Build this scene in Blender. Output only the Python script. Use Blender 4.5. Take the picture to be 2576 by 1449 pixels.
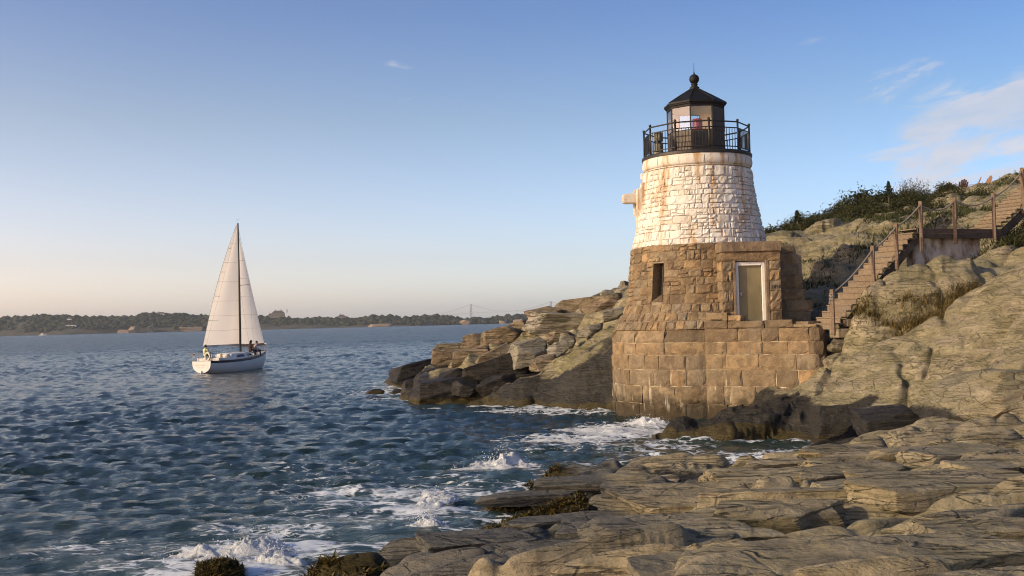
import bpy, bmesh, math, random
import numpy as np
from mathutils import Vector, Matrix

for o in list(bpy.data.objects):
    bpy.data.objects.remove(o)
SC = bpy.context.scene
COL = SC.collection
R = math.radians
random.seed(7)
np.random.seed(7)

# ---------------------------------------------------------------- camera
CAMZ = 3.4
FPX = 2704.0            # focal length in units of a 2576 px wide picture
ROLL, PITCH = R(1.4), math.atan(84.5 / 2704.0)
fwd = Vector((0, math.cos(PITCH), math.sin(PITCH)))
rt0 = Vector((1, 0, 0))
up0 = rt0.cross(fwd)
rt = rt0 * math.cos(ROLL) - up0 * math.sin(ROLL)
up = rt0 * math.sin(ROLL) + up0 * math.cos(ROLL)
cam = bpy.data.cameras.new('camera')
camo = bpy.data.objects.new('camera', cam)
COL.objects.link(camo)
camo.matrix_world = Matrix(((rt.x, up.x, -fwd.x, 0), (rt.y, up.y, -fwd.y, 0),
                            (rt.z, up.z, -fwd.z, CAMZ), (0, 0, 0, 1)))
cam.sensor_width = 36.0
cam.lens = 36.0 * FPX / 2576.0
cam.clip_start = 0.1
cam.clip_end = 30000
SC.camera = camo


def P(x, y, Y):
    """place a point seen at (x, y) of the survey sheet at the ground distance Y"""
    d = fwd * FPX + rt * (x - 1288) - up * (y - 724.5)
    k = Y / d.y
    return Vector((d.x * k, Y, CAMZ + d.z * k))


# ---------------------------------------------------------------- sky and sun
SUN_EL = R(21.0)
SUN_AZ = math.atan2(-0.90, -0.40)          # measured from +Y towards +X
sun_dir = Vector((math.sin(SUN_AZ) * math.cos(SUN_EL), math.cos(SUN_AZ) * math.cos(SUN_EL), math.sin(SUN_EL)))
sl = bpy.data.lights.new('sun', 'SUN')
sl.energy = 3.9
sl.angle = R(0.6)
sl.color = (1.0, 0.82, 0.50)
slo = bpy.data.objects.new('sun', sl)
COL.objects.link(slo)
slo.rotation_euler = sun_dir.to_track_quat('Z', 'Y').to_euler()
slo.location = (-60, -30, 40)

W = bpy.data.worlds.new('World')
SC.world = W
W.use_nodes = True
wn, wl = W.node_tree.nodes, W.node_tree.links
wn.clear()


class NT:
    """tiny node helper"""
    def __init__(s, tree):
        s.t = tree

    def n(s, typ, props=None, **ins):
        nd = s.t.nodes.new(typ)
        for k, v in (props or {}).items():
            setattr(nd, k, v)
        for k, v in ins.items():
            s.set(nd, k, v)
        return nd

    def set(s, nd, k, v):
        key = k
        if isinstance(k, str):
            if k.startswith('i') and k[1:].isdigit():
                key = int(k[1:])
            else:
                key = k.replace('_', ' ')
        sock = nd.inputs[key]
        if isinstance(v, bpy.types.NodeSocket):
            s.t.links.new(v, sock)
        elif isinstance(v, bpy.types.Node):
            s.t.links.new(v.outputs[0], sock)
        else:
            sock.default_value = v

    def math(s, op, a, b=None, c=None, clamp=False):
        nd = s.n('ShaderNodeMath', {'operation': op, 'use_clamp': clamp}, i0=a)
        if b is not None:
            s.set(nd, 'i1', b)
        if c is not None:
            s.set(nd, 'i2', c)
        return nd.outputs[0]

    def mix(s, f, a, b, blend='MIX'):
        nd = s.n('ShaderNodeMix', {'data_type': 'RGBA', 'blend_type': blend})
        s.set(nd, 'i0', f)
        s.set(nd, 'i6', a)
        s.set(nd, 'i7', b)
        return nd.outputs[2]

    def ramp(s, f, stops, interp='LINEAR'):
        nd = s.n('ShaderNodeValToRGB')
        cr = nd.color_ramp
        cr.interpolation = interp
        while len(cr.elements) < len(stops):
            cr.elements.new(0.5)
        for e, (p, c) in zip(cr.elements, stops):
            e.position = p
            e.color = c if len(c) == 4 else (*c, 1)
        s.set(nd, 'i0', f)
        return nd.outputs[0]

    def rng(s, f, a, b, c=0.0, d=1.0, smooth=True):
        nd = s.n('ShaderNodeMapRange', {'interpolation_type': 'SMOOTHSTEP' if smooth else 'LINEAR'})
        for k, v in zip(('i0', 'i1', 'i2', 'i3', 'i4'), (f, a, b, c, d)):
            s.set(nd, k, v)
        return nd.outputs[0]

    def noise(s, vec, scale, detail=4, rough=0.55, dist=0.0, out=0):
        nd = s.n('ShaderNodeTexNoise', Scale=scale, Detail=detail, Roughness=rough, Distortion=dist)
        if vec is not None:
            s.set(nd, 'Vector', vec)
        return nd.outputs[out]

    def vscale(s, vec, sc, rot=(0, 0, 0)):
        nd = s.n('ShaderNodeMapping', Vector=vec, Scale=sc, Rotation=rot)
        return nd.outputs[0]


def C4(*c):
    return (*c, 1)


g = NT(W.node_tree)
sky = g.n('ShaderNodeTexSky', {'sky_type': 'NISHITA', 'sun_disc': False, 'sun_elevation': SUN_EL,
                              'sun_rotation': SUN_AZ % (2 * math.pi), 'altitude': 0.0,
                              'air_density': 1.0, 'dust_density': 1.3, 'ozone_density': 2.2})
SKY_STRENGTH = 0.15
tc = g.n('ShaderNodeTexCoord')
dirv = tc.outputs['Generated']
sep = g.n('ShaderNodeSeparateXYZ', Vector=dirv)
el = g.math('ARCSINE', sep.outputs[2])
az = g.math('ARCTAN2', sep.outputs[0], sep.outputs[1])
# thin evening cloud, thicker towards the right hand side of the bay
cv = g.n('ShaderNodeCombineXYZ', X=g.math('MULTIPLY', az, 5.0), Y=g.math('MULTIPLY', g.math('ADD', el, g.math('MULTIPLY', az, -0.16)), 15.0), Z=3.3)
cn = g.math('ADD', 0.5, g.math('MULTIPLY', g.math('SUBTRACT', g.noise(cv, 2.6, 9, 0.62, 0.5), 0.5), 1.5))
cn2 = g.noise(cv, 0.42, 2, 0.5)
bank = g.math('MULTIPLY', g.rng(az, 0.27, 0.40), g.math('MULTIPLY', g.rng(el, 0.235, 0.17), g.rng(el, 0.03, 0.11)))
dens = g.math('ADD', cn, g.math('MULTIPLY', g.math('SUBTRACT', cn2, 0.5), 0.6))
dens = g.math('ADD', dens, g.math('SUBTRACT', g.math('MULTIPLY', bank, 0.60), 0.11))
cl = g.math('MULTIPLY', g.rng(dens, 0.70, 1.02), g.rng(el, -0.02, 0.02))
cl = g.math('MULTIPLY', cl, 0.75)
cloudcol = g.ramp(g.noise(cv, 2.2, 4), [(0.35, (3.7, 4.1, 4.9)), (0.65, (5.3, 4.9, 5.0))])
# evening sky graded by height, darkened overhead to cut fill light, and the paler air towards the sun's quarter
grade = g.ramp(g.math('ADD', el, 0.2), [(0.2, (1.13, 1.10, 1.32)), (0.26, (0.84, 0.775, 0.90)), (0.387, (0.625, 0.595, 0.63)), (0.48, (0.455, 0.485, 0.61)), (0.9, (0.25, 0.31, 0.44))])
tinted = g.n('ShaderNodeVectorMath', {'operation': 'MULTIPLY'}, i0=sky.outputs[0], i1=grade).outputs[0]
tinted = g.n('ShaderNodeVectorMath', {'operation': 'SCALE'}, i0=tinted, Scale=1.82).outputs[0]
toward = g.n('ShaderNodeVectorMath', {'operation': 'DOT_PRODUCT'}, i0=dirv, i1=tuple(Vector((sun_dir.x, sun_dir.y, 0)).normalized())).outputs['Value']
side = g.mix(g.rng(toward, -0.75, 0.35, smooth=False), C4(0.70, 0.84, 0.94), C4(1.50, 1.20, 1.03))
tinted = g.n('ShaderNodeVectorMath', {'operation': 'MULTIPLY'}, i0=tinted, i1=side).outputs[0]
skyc = g.mix(cl, tinted, cloudcol)
bg = g.n('ShaderNodeBackground', Color=skyc, Strength=SKY_STRENGTH)
out = g.n('ShaderNodeOutputWorld', Surface=bg)

SC.render.engine = 'CYCLES'
SC.cycles.use_denoising = True
SC.cycles.pixel_filter_type = 'BLACKMAN_HARRIS'
SC.cycles.filter_width = 1.05
SC.cycles.max_bounces = 6
SC.cycles.volume_bounces = 0
SC.cycles.caustics_reflective = False
SC.cycles.caustics_refractive = False
SC.cycles.sample_clamp_indirect = 6.0
SC.view_settings.view_transform = 'Standard'
SC.view_settings.look = 'None'
SC.view_settings.exposure = 0.0
SC.view_settings.gamma = 1.0
SC.view_settings.use_curve_mapping = False

# ---------------------------------------------------------------- helpers


def tag(o, label=None, cat=None, group=None, kind=None):
    if label:
        o['label'] = label
    if cat:
        o['category'] = cat
    if group:
        o['group'] = group
    if kind:
        o['kind'] = kind
    return o


def link(name, me, parent=None, loc=(0, 0, 0)):
    o = bpy.data.objects.new(name, me)
    COL.objects.link(o)
    o.location = loc
    if parent is not None:
        o.parent = parent
    return o


def empty(name, loc=(0, 0, 0)):
    o = bpy.data.objects.new(name, None)
    COL.objects.link(o)
    o.location = loc
    o.empty_display_size = 0.2
    return o


def mesh_np(name, verts, faces, mat=None, smooth=False, attrs=None):
    """verts (N,3) array, faces (M,4) or (M,3) int array"""
    verts = np.asarray(verts, dtype=np.float32)
    faces = np.asarray(faces, dtype=np.int32)
    me = bpy.data.meshes.new(name)
    me.vertices.add(len(verts))
    me.vertices.foreach_set('co', verts.ravel())
    k = faces.shape[1]
    me.loops.add(faces.size)
    me.loops.foreach_set('vertex_index', faces.ravel())
    me.polygons.add(len(faces))
    me.polygons.foreach_set('loop_start', np.arange(0, faces.size, k, dtype=np.int32))
    me.polygons.foreach_set('loop_total', np.full(len(faces), k, dtype=np.int32))
    if smooth:
        me.polygons.foreach_set('use_smooth', np.ones(len(faces), dtype=bool))
    for an, av in (attrs or {}).items():
        a = me.attributes.new(an, 'FLOAT', 'POINT')
        a.data.foreach_set('value', np.asarray(av, dtype=np.float32).ravel())
    if mat is not None:
        me.materials.append(mat)
    me.update(calc_edges=True)
    me.validate()
    return me


def grid_faces(nr, nc):
    i = np.arange(nr - 1)[:, None] * nc + np.arange(nc - 1)[None, :]
    return np.stack([i, i + 1, i + nc + 1, i + nc], -1).reshape(-1, 4)


class MB:
    """collects shapes, builds ONE mesh object"""
    def __init__(s):
        s.v, s.f = [], []

    def add(s, vs, fs):
        b = len(s.v)
        s.v += [tuple(v) for v in vs]
        s.f += [tuple(i + b for i in f) for f in fs]
        return s

    def box(s, c, size, rz=0.0, M=None):
        hx, hy, hz = (q / 2 for q in size)
        vs = [Vector((sx * hx, sy * hy, sz * hz)) for sz in (-1, 1) for sy in (-1, 1) for sx in (-1, 1)]
        m = M if M is not None else Matrix.Rotation(rz, 3, 'Z')
        c = Vector(c)
        vs = [m @ v + c for v in vs]
        return s.add(vs, [(0, 2, 3, 1), (4, 5, 7, 6), (0, 1, 5, 4), (1, 3, 7, 5), (3, 2, 6, 7), (2, 0, 4, 6)])

    def beam(s, a, b, w, h, upv=(0, 0, 1)):
        """rectangular bar from a to b; w sideways, h along up"""
        a, b = Vector(a), Vector(b)
        d = (b - a).normalized()
        sd = d.cross(Vector(upv))
        if sd.length < 1e-4:
            sd = d.cross(Vector((1, 0, 0)))
        sd.normalize()
        u = sd.cross(d)
        vs = [p + sd * (sx * w / 2) + u * (sz * h / 2) for p in (a, b) for sx, sz in ((-1, -1), (1, -1), (1, 1), (-1, 1))]
        return s.add(vs, [(0, 1, 2, 3), (7, 6, 5, 4), (0, 4, 5, 1), (1, 5, 6, 2), (2, 6, 7, 3), (3, 7, 4, 0)])

    def tube(s, pts, rad, n=8, cap=True):
        pts = [Vector(p) for p in pts]
        rad = rad if isinstance(rad, (list, tuple)) else [rad] * len(pts)
        vs, fs = [], []
        ref = None
        for i, p in enumerate(pts):
            d = (pts[min(i + 1, len(pts) - 1)] - pts[max(i - 1, 0)]).normalized()
            if ref is None:
                ref = d.orthogonal().normalized()
            ref = (ref - d * ref.dot(d))
            ref = ref.normalized() if ref.length > 1e-5 else d.orthogonal().normalized()
            b = d.cross(ref)
            for k in range(n):
                t = 2 * math.pi * k / n
                vs.append(p + (ref * math.cos(t) + b * math.sin(t)) * rad[i])
        for i in range(len(pts) - 1):
            for k in range(n):
                k2 = (k + 1) % n
                fs.append((i * n + k, i * n + k2, (i + 1) * n + k2, (i + 1) * n + k))
        if cap:
            fs.append(tuple(reversed(range(n))))
            fs.append(tuple(range((len(pts) - 1) * n, len(pts) * n)))
        return s.add(vs, fs)

    def lathe(s, prof, c=(0, 0), n=32, a0=0.0, a1=2 * math.pi, flat=False):
        """prof list of (r, z)"""
        full = abs(a1 - a0 - 2 * math.pi) < 1e-6
        m = n if full else n + 1
        vs, fs = [], []
        for r, z in prof:
            for k in range(m):
                t = a0 + (a1 - a0) * k / n
                vs.append((c[0] + r * math.sin(t), c[1] - r * math.cos(t), z))
        for i in range(len(prof) - 1):
            for k in range(n):
                k2 = (k + 1) % m
                fs.append((i * m + k, i * m + k2, (i + 1) * m + k2, (i + 1) * m + k))
        return s.add(vs, fs)

    def sphere(s, c, r, n=12, sc=(1, 1, 1)):
        m = n // 2
        vs, fs = [], []
        for i in range(m + 1):
            t = math.pi * i / m
            for k in range(n):
                q = 2 * math.pi * k / n
                vs.append((c[0] + sc[0] * r * math.sin(t) * math.cos(q), c[1] + sc[1] * r * math.sin(t) * math.sin(q), c[2] + sc[2] * r * math.cos(t)))
        for i in range(m):
            for k in range(n):
                k2 = (k + 1) % n
                fs.append((i * n + k, (i + 1) * n + k, (i + 1) * n + k2, i * n + k2))
        return s.add(vs, fs)

    def build(s, name, mat, parent=None, origin=None, smooth=False, bevel=0.0):
        og = Vector(origin) if origin is not None else (Vector(parent.location) if parent is not None and parent.parent is None else Vector((0, 0, 0)))
        if origin is None and parent is not None and parent.parent is not None:
            og = Vector(parent.location) + Vector(parent.parent.location)
        me = bpy.data.meshes.new(name)
        me.from_pydata([tuple(Vector(v) - og) for v in s.v], [], s.f)
        me.materials.append(mat)
        if bevel > 0:
            bm = bmesh.new()
            bm.from_mesh(me)
            bmesh.ops.recalc_face_normals(bm, faces=bm.faces)
            bmesh.ops.bevel(bm, geom=bm.edges[:], offset=bevel, segments=1, affect='EDGES', clamp_overlap=True)
            bm.to_mesh(me)
            bm.free()
        else:
            bm = bmesh.new()
            bm.from_mesh(me)
            bmesh.ops.recalc_face_normals(bm, faces=bm.faces)
            bm.to_mesh(me)
            bm.free()
        if smooth:
            me.polygons.foreach_set('use_smooth', np.ones(len(me.polygons), dtype=bool))
        me.update()
        o = link(name, me, parent)
        if parent is None:
            o.location = og
        return o


# ---------------------------------------------------------------- noise in numpy
def _h(ix, iy, iz, seed):
    n = (ix.astype(np.int64) * 374761393 + iy.astype(np.int64) * 668265263 + iz.astype(np.int64) * 2147483647 + seed * 144665) & 0xFFFFFFFF
    n = ((n ^ (n >> 13)) * 1274126177) & 0xFFFFFFFF
    n = ((n ^ (n >> 16)) * 2246822519) & 0xFFFFFFFF
    return ((n ^ (n >> 15)) & 0xFFFFFF) / float(0xFFFFFF)


def hash2(i, j, seed=0):
    i = np.asarray(i)
    j = np.asarray(j)
    return _h(i, j, np.zeros_like(i), seed)


def noise2(x, y, seed=0):
    ix, iy = np.floor(x), np.floor(y)
    fx, fy = x - ix, y - iy
    fx = fx * fx * fx * (fx * (fx * 6 - 15) + 10)
    fy = fy * fy * fy * (fy * (fy * 6 - 15) + 10)
    ix = ix.astype(np.int64)
    iy = iy.astype(np.int64)
    a, b = hash2(ix, iy, seed), hash2(ix + 1, iy, seed)
    c, d = hash2(ix, iy + 1, seed), hash2(ix + 1, iy + 1, seed)
    return ((a * (1 - fx) + b * fx) * (1 - fy) + (c * (1 - fx) + d * fx) * fy) * 2 - 1


def noise3(x, y, z, seed=0):
    iz = np.floor(z)
    f = z - iz
    f = f * f * (3 - 2 * f)
    s0 = np.floor(x), np.floor(y)
    fx, fy = x - s0[0], y - s0[1]
    fx = fx * fx * (3 - 2 * fx)
    fy = fy * fy * (3 - 2 * fy)
    ix, iy, iz = s0[0].astype(np.int64), s0[1].astype(np.int64), iz.astype(np.int64)

    def lay(q):
        a, b = _h(ix, iy, q, seed), _h(ix + 1, iy, q, seed)
        c, d = _h(ix, iy + 1, q, seed), _h(ix + 1, iy + 1, q, seed)
        return (a * (1 - fx) + b * fx) * (1 - fy) + (c * (1 - fx) + d * fx) * fy
    return (lay(iz) * (1 - f) + lay(iz + 1) * f) * 2 - 1


def fbm2(x, y, octv=4, seed=0, gain=0.5):
    v = np.zeros_like(x)
    a = 1.0
    for k in range(octv):
        v += a * noise2(x, y, seed + k * 17)
        x, y = x * 2.03 + 11.3, y * 2.03 - 7.1
        a *= gain
    return v


def sstep(a, b, x):
    t = np.clip((x - a) / (b - a), 0, 1)
    return t * t * (3 - 2 * t)


def rbf_fit(pts):
    """thin plate spline through (X, Y, z) points"""
    pts = np.array(pts, float)
    xy, z = pts[:, :2], pts[:, 2]
    d = np.linalg.norm(xy[:, None] - xy[None], axis=-1)
    K = np.where(d > 0, d * d * np.log(d + 1e-9), 0) + np.eye(len(z)) * 0.3
    A = np.zeros((len(z) + 3,) * 2)
    A[:-3, :-3] = K
    A[:-3, -3] = 1
    A[:-3, -2:] = xy
    A[-3:, :-3] = A[:-3, -3:].T
    w = np.linalg.solve(A, np.concatenate([z, [0, 0, 0]]))

    def f(X, Y):
        r = np.full(X.shape, w[-3]) + w[-2] * X + w[-1] * Y
        for (a, b), k in zip(xy, w[:-3]):
            q = (X - a) ** 2 + (Y - b) ** 2 + 1e-9
            r = r + k * 0.5 * q * np.log(q)
        return r
    return f
# ---------------------------------------------------------------- materials


def new_mat(name):
    m = bpy.data.materials.new(name)
    m.use_nodes = True
    m.node_tree.nodes.clear()
    return m, NT(m.node_tree)


def finish(g, bsdf, disp=None):
    g.n('ShaderNodeOutputMaterial', Surface=bsdf)


def pbsdf(g, color, rough=0.7, bump=None, metal=0.0, **kw):
    b = g.n('ShaderNodeBsdfPrincipled', Base_Color=color, Roughness=rough, Metallic=metal)
    if bump is not None:
        g.set(b, 'Normal', bump)
    for k, v in kw.items():
        g.set(b, k, v)
    return b


def bumpn(g, h, strength=0.5, dist=0.05, prev=None):
    b = g.n('ShaderNodeBump', Height=h, Strength=strength, Distance=dist)
    if prev is not None:
        g.set(b, 'Normal', prev)
    return b.outputs[0]


def rock_material(name, cols, tilt, streak=(0.5, 2.2, 9.0), bump=1.0, scale=1.0, seam_k=0.8):
    """layered coastal schist; vertex attributes: wet (tide-blackened, plus shade painted below the slab edge), weed, moss"""
    m, g = new_mat(name)
    geo = g.n('ShaderNodeNewGeometry')
    pos = geo.outputs['Position']
    wet = g.n('ShaderNodeAttribute', {'attribute_name': 'wet'}).outputs['Fac']
    weed = g.n('ShaderNodeAttribute', {'attribute_name': 'weed'}).outputs['Fac']
    moss = g.n('ShaderNodeAttribute', {'attribute_name': 'moss'}).outputs['Fac']
    lay = g.vscale(pos, streak, tilt)
    n1 = g.noise(lay, 1.0 * scale, 8, 0.62, 0.6)
    n2 = g.noise(pos, 0.45, 5, 0.55)
    n3 = g.noise(pos, 7.0, 6, 0.65)
    base = g.ramp(n1, [(0.30, cols[0]), (0.44, cols[1]), (0.56, cols[2]), (0.72, cols[3])])
    seam = g.noise(g.vscale(pos, (streak[0] * 0.4, streak[1] * 0.9, streak[2] * 1.3), tilt), 1.3 * scale, 4, 0.5, 0.9)
    seamf = g.math('MULTIPLY', g.rng(g.math('ABSOLUTE', g.math('SUBTRACT', seam, 0.5)), 0.0, 0.03, 1.0, 0.0), g.rng(g.noise(pos, 0.7, 3), 0.40, 0.56))
    base = g.mix(g.math('MULTIPLY', seamf, seam_k), base, C4(0.035, 0.028, 0.02))
    base = g.mix(g.rng(n2, 0.42, 0.66), base, g.mix(0.75, base, C4(*cols[4])))
    base = g.mix(g.math('MULTIPLY', g.rng(n3, 0.5, 0.72), 0.6), base, C4(cols[0][0] * 0.6, cols[0][1] * 0.6, cols[0][2] * 0.6))
    pt = g.noise(pos, 26.0, 3, 0.6)
    base = g.mix(g.math('MULTIPLY', g.rng(pt, 0.56, 0.72), 0.3), base, C4(cols[3][0] * 1.15, cols[3][1] * 1.15, cols[3][2] * 1.1))
    # cracks
    vor = g.n('ShaderNodeTexVoronoi', {'feature': 'DISTANCE_TO_EDGE'}, Vector=g.mix(0.12, g.vscale(pos, (0.55, 1.1, 2.6), tilt), g.noise(pos, 1.5, 4, 0.6, 0, 1)), Scale=1.6)
    crack = g.rng(vor.outputs['Distance'], 0.0, 0.022, 1.0, 0.0)
    crack = g.math('MULTIPLY', crack, g.rng(g.noise(pos, 0.9, 2), 0.45, 0.6))
    base = g.mix(g.math('MULTIPLY', crack, 0.7), base, C4(0.03, 0.026, 0.02))
    mossf = g.math('MULTIPLY', moss, g.rng(g.math('ADD', g.noise(lay, 0.8, 5, 0.6), g.math('MULTIPLY', n3, 0.2)), 0.45, 0.68))
    base = g.mix(g.math('MULTIPLY', mossf, 0.75), base, C4(0.13, 0.125, 0.035))
    wet_shade = g.rng(g.math('ADD', wet, g.math('MULTIPLY', g.math('SUBTRACT', n3, 0.5), 0.5)), 0.3, 0.7)
    wet_shade_col = g.mix(0.93, base, C4(0.013, 0.0115, 0.010))
    greyb = g.mix(0.74, base, C4(0.062, 0.068, 0.074))
    grey = g.n('ShaderNodeAttribute', {'attribute_name': 'grey'}).outputs['Fac']
    base = g.mix(g.rng(g.math('ADD', grey, g.math('MULTIPLY', g.math('SUBTRACT', n2, 0.5), 0.6)), 0.3, 0.7), base, greyb)
    base = g.mix(wet_shade, base, wet_shade_col)
    weedn = g.rng(g.math('ADD', weed, g.math('MULTIPLY', g.math('SUBTRACT', n3, 0.5), 0.8)), 0.35, 0.65)
    base = g.mix(weedn, base, C4(0.052, 0.038, 0.009))
    b1 = bumpn(g, n1, 0.75 * bump, 0.22)
    b1 = bumpn(g, seamf, 1.1 * bump * seam_k, -0.09, b1)
    b2 = bumpn(g, n3, 0.6 * bump, 0.06, b1)
    b3 = bumpn(g, g.noise(pos, 34, 4, 0.7), 0.45 * bump, 0.008, b2)
    b4 = bumpn(g, crack, 0.6, -0.03, b3)
    rough = g.math('SUBTRACT', 0.88, g.math('MULTIPLY', wet_shade, 0.30))
    finish(g, pbsdf(g, base, rough, b4, Specular_IOR_Level=0.35))
    return m


TAN = [(0.115, 0.090, 0.055), (0.25, 0.20, 0.123), (0.345, 0.28, 0.175), (0.46, 0.385, 0.26), (0.27, 0.232, 0.165)]
OLI = [(0.080, 0.066, 0.043), (0.215, 0.180, 0.120), (0.305, 0.258, 0.175), (0.45, 0.385, 0.27), (0.22, 0.195, 0.14)]
BRN = [(0.09, 0.06, 0.04), (0.20, 0.14, 0.092), (0.27, 0.20, 0.135), (0.35, 0.29, 0.215), (0.22, 0.20, 0.175)]
GRY = [(0.12, 0.105, 0.085), (0.23, 0.205, 0.165), (0.31, 0.28, 0.23), (0.40, 0.37, 0.31), (0.27, 0.25, 0.21)]
M_LEDGE = rock_material('ledge_rock', TAN, (R(6), R(-7), R(-8)), (1.1, 2.2, 5.5))
M_HILL = rock_material('hill_rock', OLI, (R(10), R(-24), R(-10)), (0.9, 1.3, 4.5), 1.1, 0.85, 0.55)
M_BROWN = rock_material('brown_rock', BRN, (R(15), R(-30), R(20)), (0.7, 1.4, 5.0))
M_GREY = rock_material('grey_rock', GRY, (R(-10), R(20), R(30)), (0.8, 1.2, 4.0))

# ---------------------------------------------------------------- land shape


def saw(u, v, per, amp, blen, seed, lean=1.0):
    """tilted, broken beds: a scarp towards the viewer, a slope falling away"""
    vv = v / per + 0.45 * noise2(u / blen * 0.45, v / per * 0.4, seed) + 0.05 * noise2(u / blen * 2.3, v / per * 0.6, seed + 3)
    i = np.floor(vv)
    t = vv - i
    ii = i.astype(np.int64)
    ln = 0.55 + 0.9 * hash2(ii, ii * 0 + 5, seed + 1)
    w = u / (blen * ln) + 10 * hash2(ii, ii * 0 + 9, seed + 2) + 0.25 * noise2(t * 1.5 + ii * 3.7, u * 0.6, seed + 8)
    j = np.floor(w)
    fw = w - j
    jj = j.astype(np.int64)
    r0, r1 = hash2(ii, jj, seed + 4), hash2(ii, jj + 7, seed + 6)
    cutn = 0.07 * fbm2(u * 0.9, v * 0.7, 3, seed + 11)
    rise = sstep(0.0, np.maximum(0.055, 0.010 * np.abs(v) / per), t + cutn * 0.3) * np.clip(1 - t, 0, 1) ** lean
    side = sstep(0.0, 0.03, fw) * sstep(1.0, 0.985, fw)
    h = amp * (0.25 + 0.75 * r0) * rise * (0.75 + 0.25 * side)
    h += amp * 0.4 * (r1 - 0.5) * rise * (1 - fw)
    return h


def cells(u, v, seed):
    """jointed blocks: Voronoi cells; returns cell hash a, hash b, distance to the joint, offset from the cell's seed"""
    iu, iv = np.floor(u).astype(np.int64), np.floor(v).astype(np.int64)
    f1 = np.full(u.shape, 9.0)
    f2 = np.full(u.shape, 9.0)
    ha = np.zeros(u.shape)
    hb = np.zeros(u.shape)
    ou = np.zeros(u.shape)
    ov = np.zeros(u.shape)
    for a in (-1, 0, 1):
        for b in (-1, 0, 1):
            cu, cv = iu + a, iv + b
            px = cu + 0.08 + 0.84 * hash2(cu, cv, seed)
            py = cv + 0.08 + 0.84 * hash2(cu, cv, seed + 1)
            d = np.hypot(u - px, v - py)
            near_ = d < f1
            f2 = np.where(near_, f1, np.minimum(f2, d))
            ha = np.where(near_, hash2(cu, cv, seed + 2), ha)
            hb = np.where(near_, hash2(cu, cv, seed + 3), hb)
            ou = np.where(near_, u - px, ou)
            ov = np.where(near_, v - py, ov)
            f1 = np.minimum(f1, d)
    return ha, hb, f2 - f1, ou, ov


def blocks(u, v, lu, lv, amp, groove, gw, seed):
    wu = u / lu + 0.18 * fbm2(u / lu, v / lv, 2, seed + 20)
    wv = v / lv + 0.18 * fbm2(u / lu + 5, v / lv, 2, seed + 21)
    a, b, d, ou, ov = cells(wu, wv, seed)
    h = amp * (a - 0.5) + amp * 0.9 * (b - 0.6) * ov + amp * 0.5 * (a - b) * ou
    return h - groove * np.exp(-(d * lv / gw) ** 2)


def terrace(h, tilt, per, k, warp):
    t = (h - tilt + warp) / per
    i = np.floor(t)
    f = t - i
    st = i + sstep(0.30, 0.78, f)
    return h + per * (st - t) * k


_led = rbf_fit([(0, 0, 1.78), (3.45, 7.25, 1.58), (1.3, 8.7, 1.25), (-1.2, 11.3, 0.72), (-2.6, 14.4, 0.22), (-3.3, 15.6, -0.35), (8.6, 23.5, 0.92),
                (6.6, 25, 0.5), (4, 25.7, 0.22), (0.9, 25.2, 0.06), (4, 13.5, 1.05), (1.1, 14, 0.72), (0.3, 19, 0.42), (-0.7, 17.6, 0.12),
                (-4.6, 18, -1.1), (-2.4, 22, -0.9), (-5.5, 12, -1.2), (-4.2, 9, -0.2), (-3, 5, 1.0), (2, 28.5, -0.9), (6, 28.2, -0.5), (7.8, 27.6, 0.2), (0, 28, -1.1),
                (9.5, 27, 0.5), (11, 22, 1.4), (14, 18, 1.6), (10, 10, 1.9), (15, 8, 2.4), (18, 20, 1.9), (8, 16, 1.25), (5, 20, 0.8), (-6, 3, 0.6), (6, 1, 2.0),
                (-1.1, 20.8, 0.0), (-0.3, 23.2, 0.0)])


def bump_line(X, Y, a, b, wd):
    ax, ay = a
    dx, dy = b[0] - ax, b[1] - ay
    L = dx * dx + dy * dy
    t = np.clip(((X - ax) * dx + (Y - ay) * dy) / L, 0, 1)
    d2 = (X - ax - t * dx) ** 2 + (Y - ay - t * dy) ** 2
    return np.exp(-d2 / (wd * wd))


def ledge_h(X, Y, detail=True):
    h = _led(X, Y)
    h = h - 0.55 * bump_line(X, Y, (-2.6, 17.6), (0.5, 16.3), 0.50)
    h = h - 0.62 * bump_line(X, Y, (2.8, 11.0), (4.5, 11.5), 0.46)          # pool
    h = h - 0.30 * bump_line(X, Y, (0.5, 15.9), (2.3, 14.6), 0.35)
    h = h - 0.18 * bump_line(X, Y, (-0.3, 14.3), (0.4, 13.7), 0.35)
    if not detail:
        return h
    al = R(7)
    u, v = X * math.cos(al) + Y * math.sin(al), -X * math.sin(al) + Y * math.cos(al)
    v = v + 0.5 * fbm2(X * 0.22, Y * 0.22, 2, 41)
    d = saw(u, v, 2.3, 0.34, 6.0, 100) + saw(u, v + 0.3, 0.95, 0.15, 4.8, 200)
    d += blocks(u, v, 3.4, 1.1, 0.34, 0.27, 0.085, 500) + blocks(u, v, 1.25, 0.42, 0.11, 0.10, 0.055, 520)
    # open joints that cut across the beds
    for (a, b, wd, dp) in (((6.5, 13.5), (7.6, 22.5), 0.09, 0.30), ((2.2, 12.2), (3.4, 17.5), 0.10, 0.30), ((0.4, 13.0), (1.9, 20.5), 0.12, 0.26),
                           ((3.7, 13.5), (5.2, 24.0), 0.06, 0.18), ((1.2, 17.5), (2.8, 25.0), 0.08, 0.2)):
        wob = 0.22 * fbm2(X * 0.9, Y * 0.9, 3, 77)
        d -= dp * bump_line(X + wob, Y, a, b, wd)
    soft = sstep(-0.5, 0.25, h)
    h = h - 0.24 - 0.24 * sstep(17, 24, Y) * sstep(7.5, 4.5, X) + d * (0.35 + 0.65 * soft)
    h += 0.03 * fbm2(X * 0.9, Y * 1.3, 3, 5) + 0.006 * fbm2(X * 5, Y * 8, 3, 9)
    return h


def pw(*a):
    return [tuple(P(*q)) if q[1] > 200 else tuple(q) for q in a]


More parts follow.
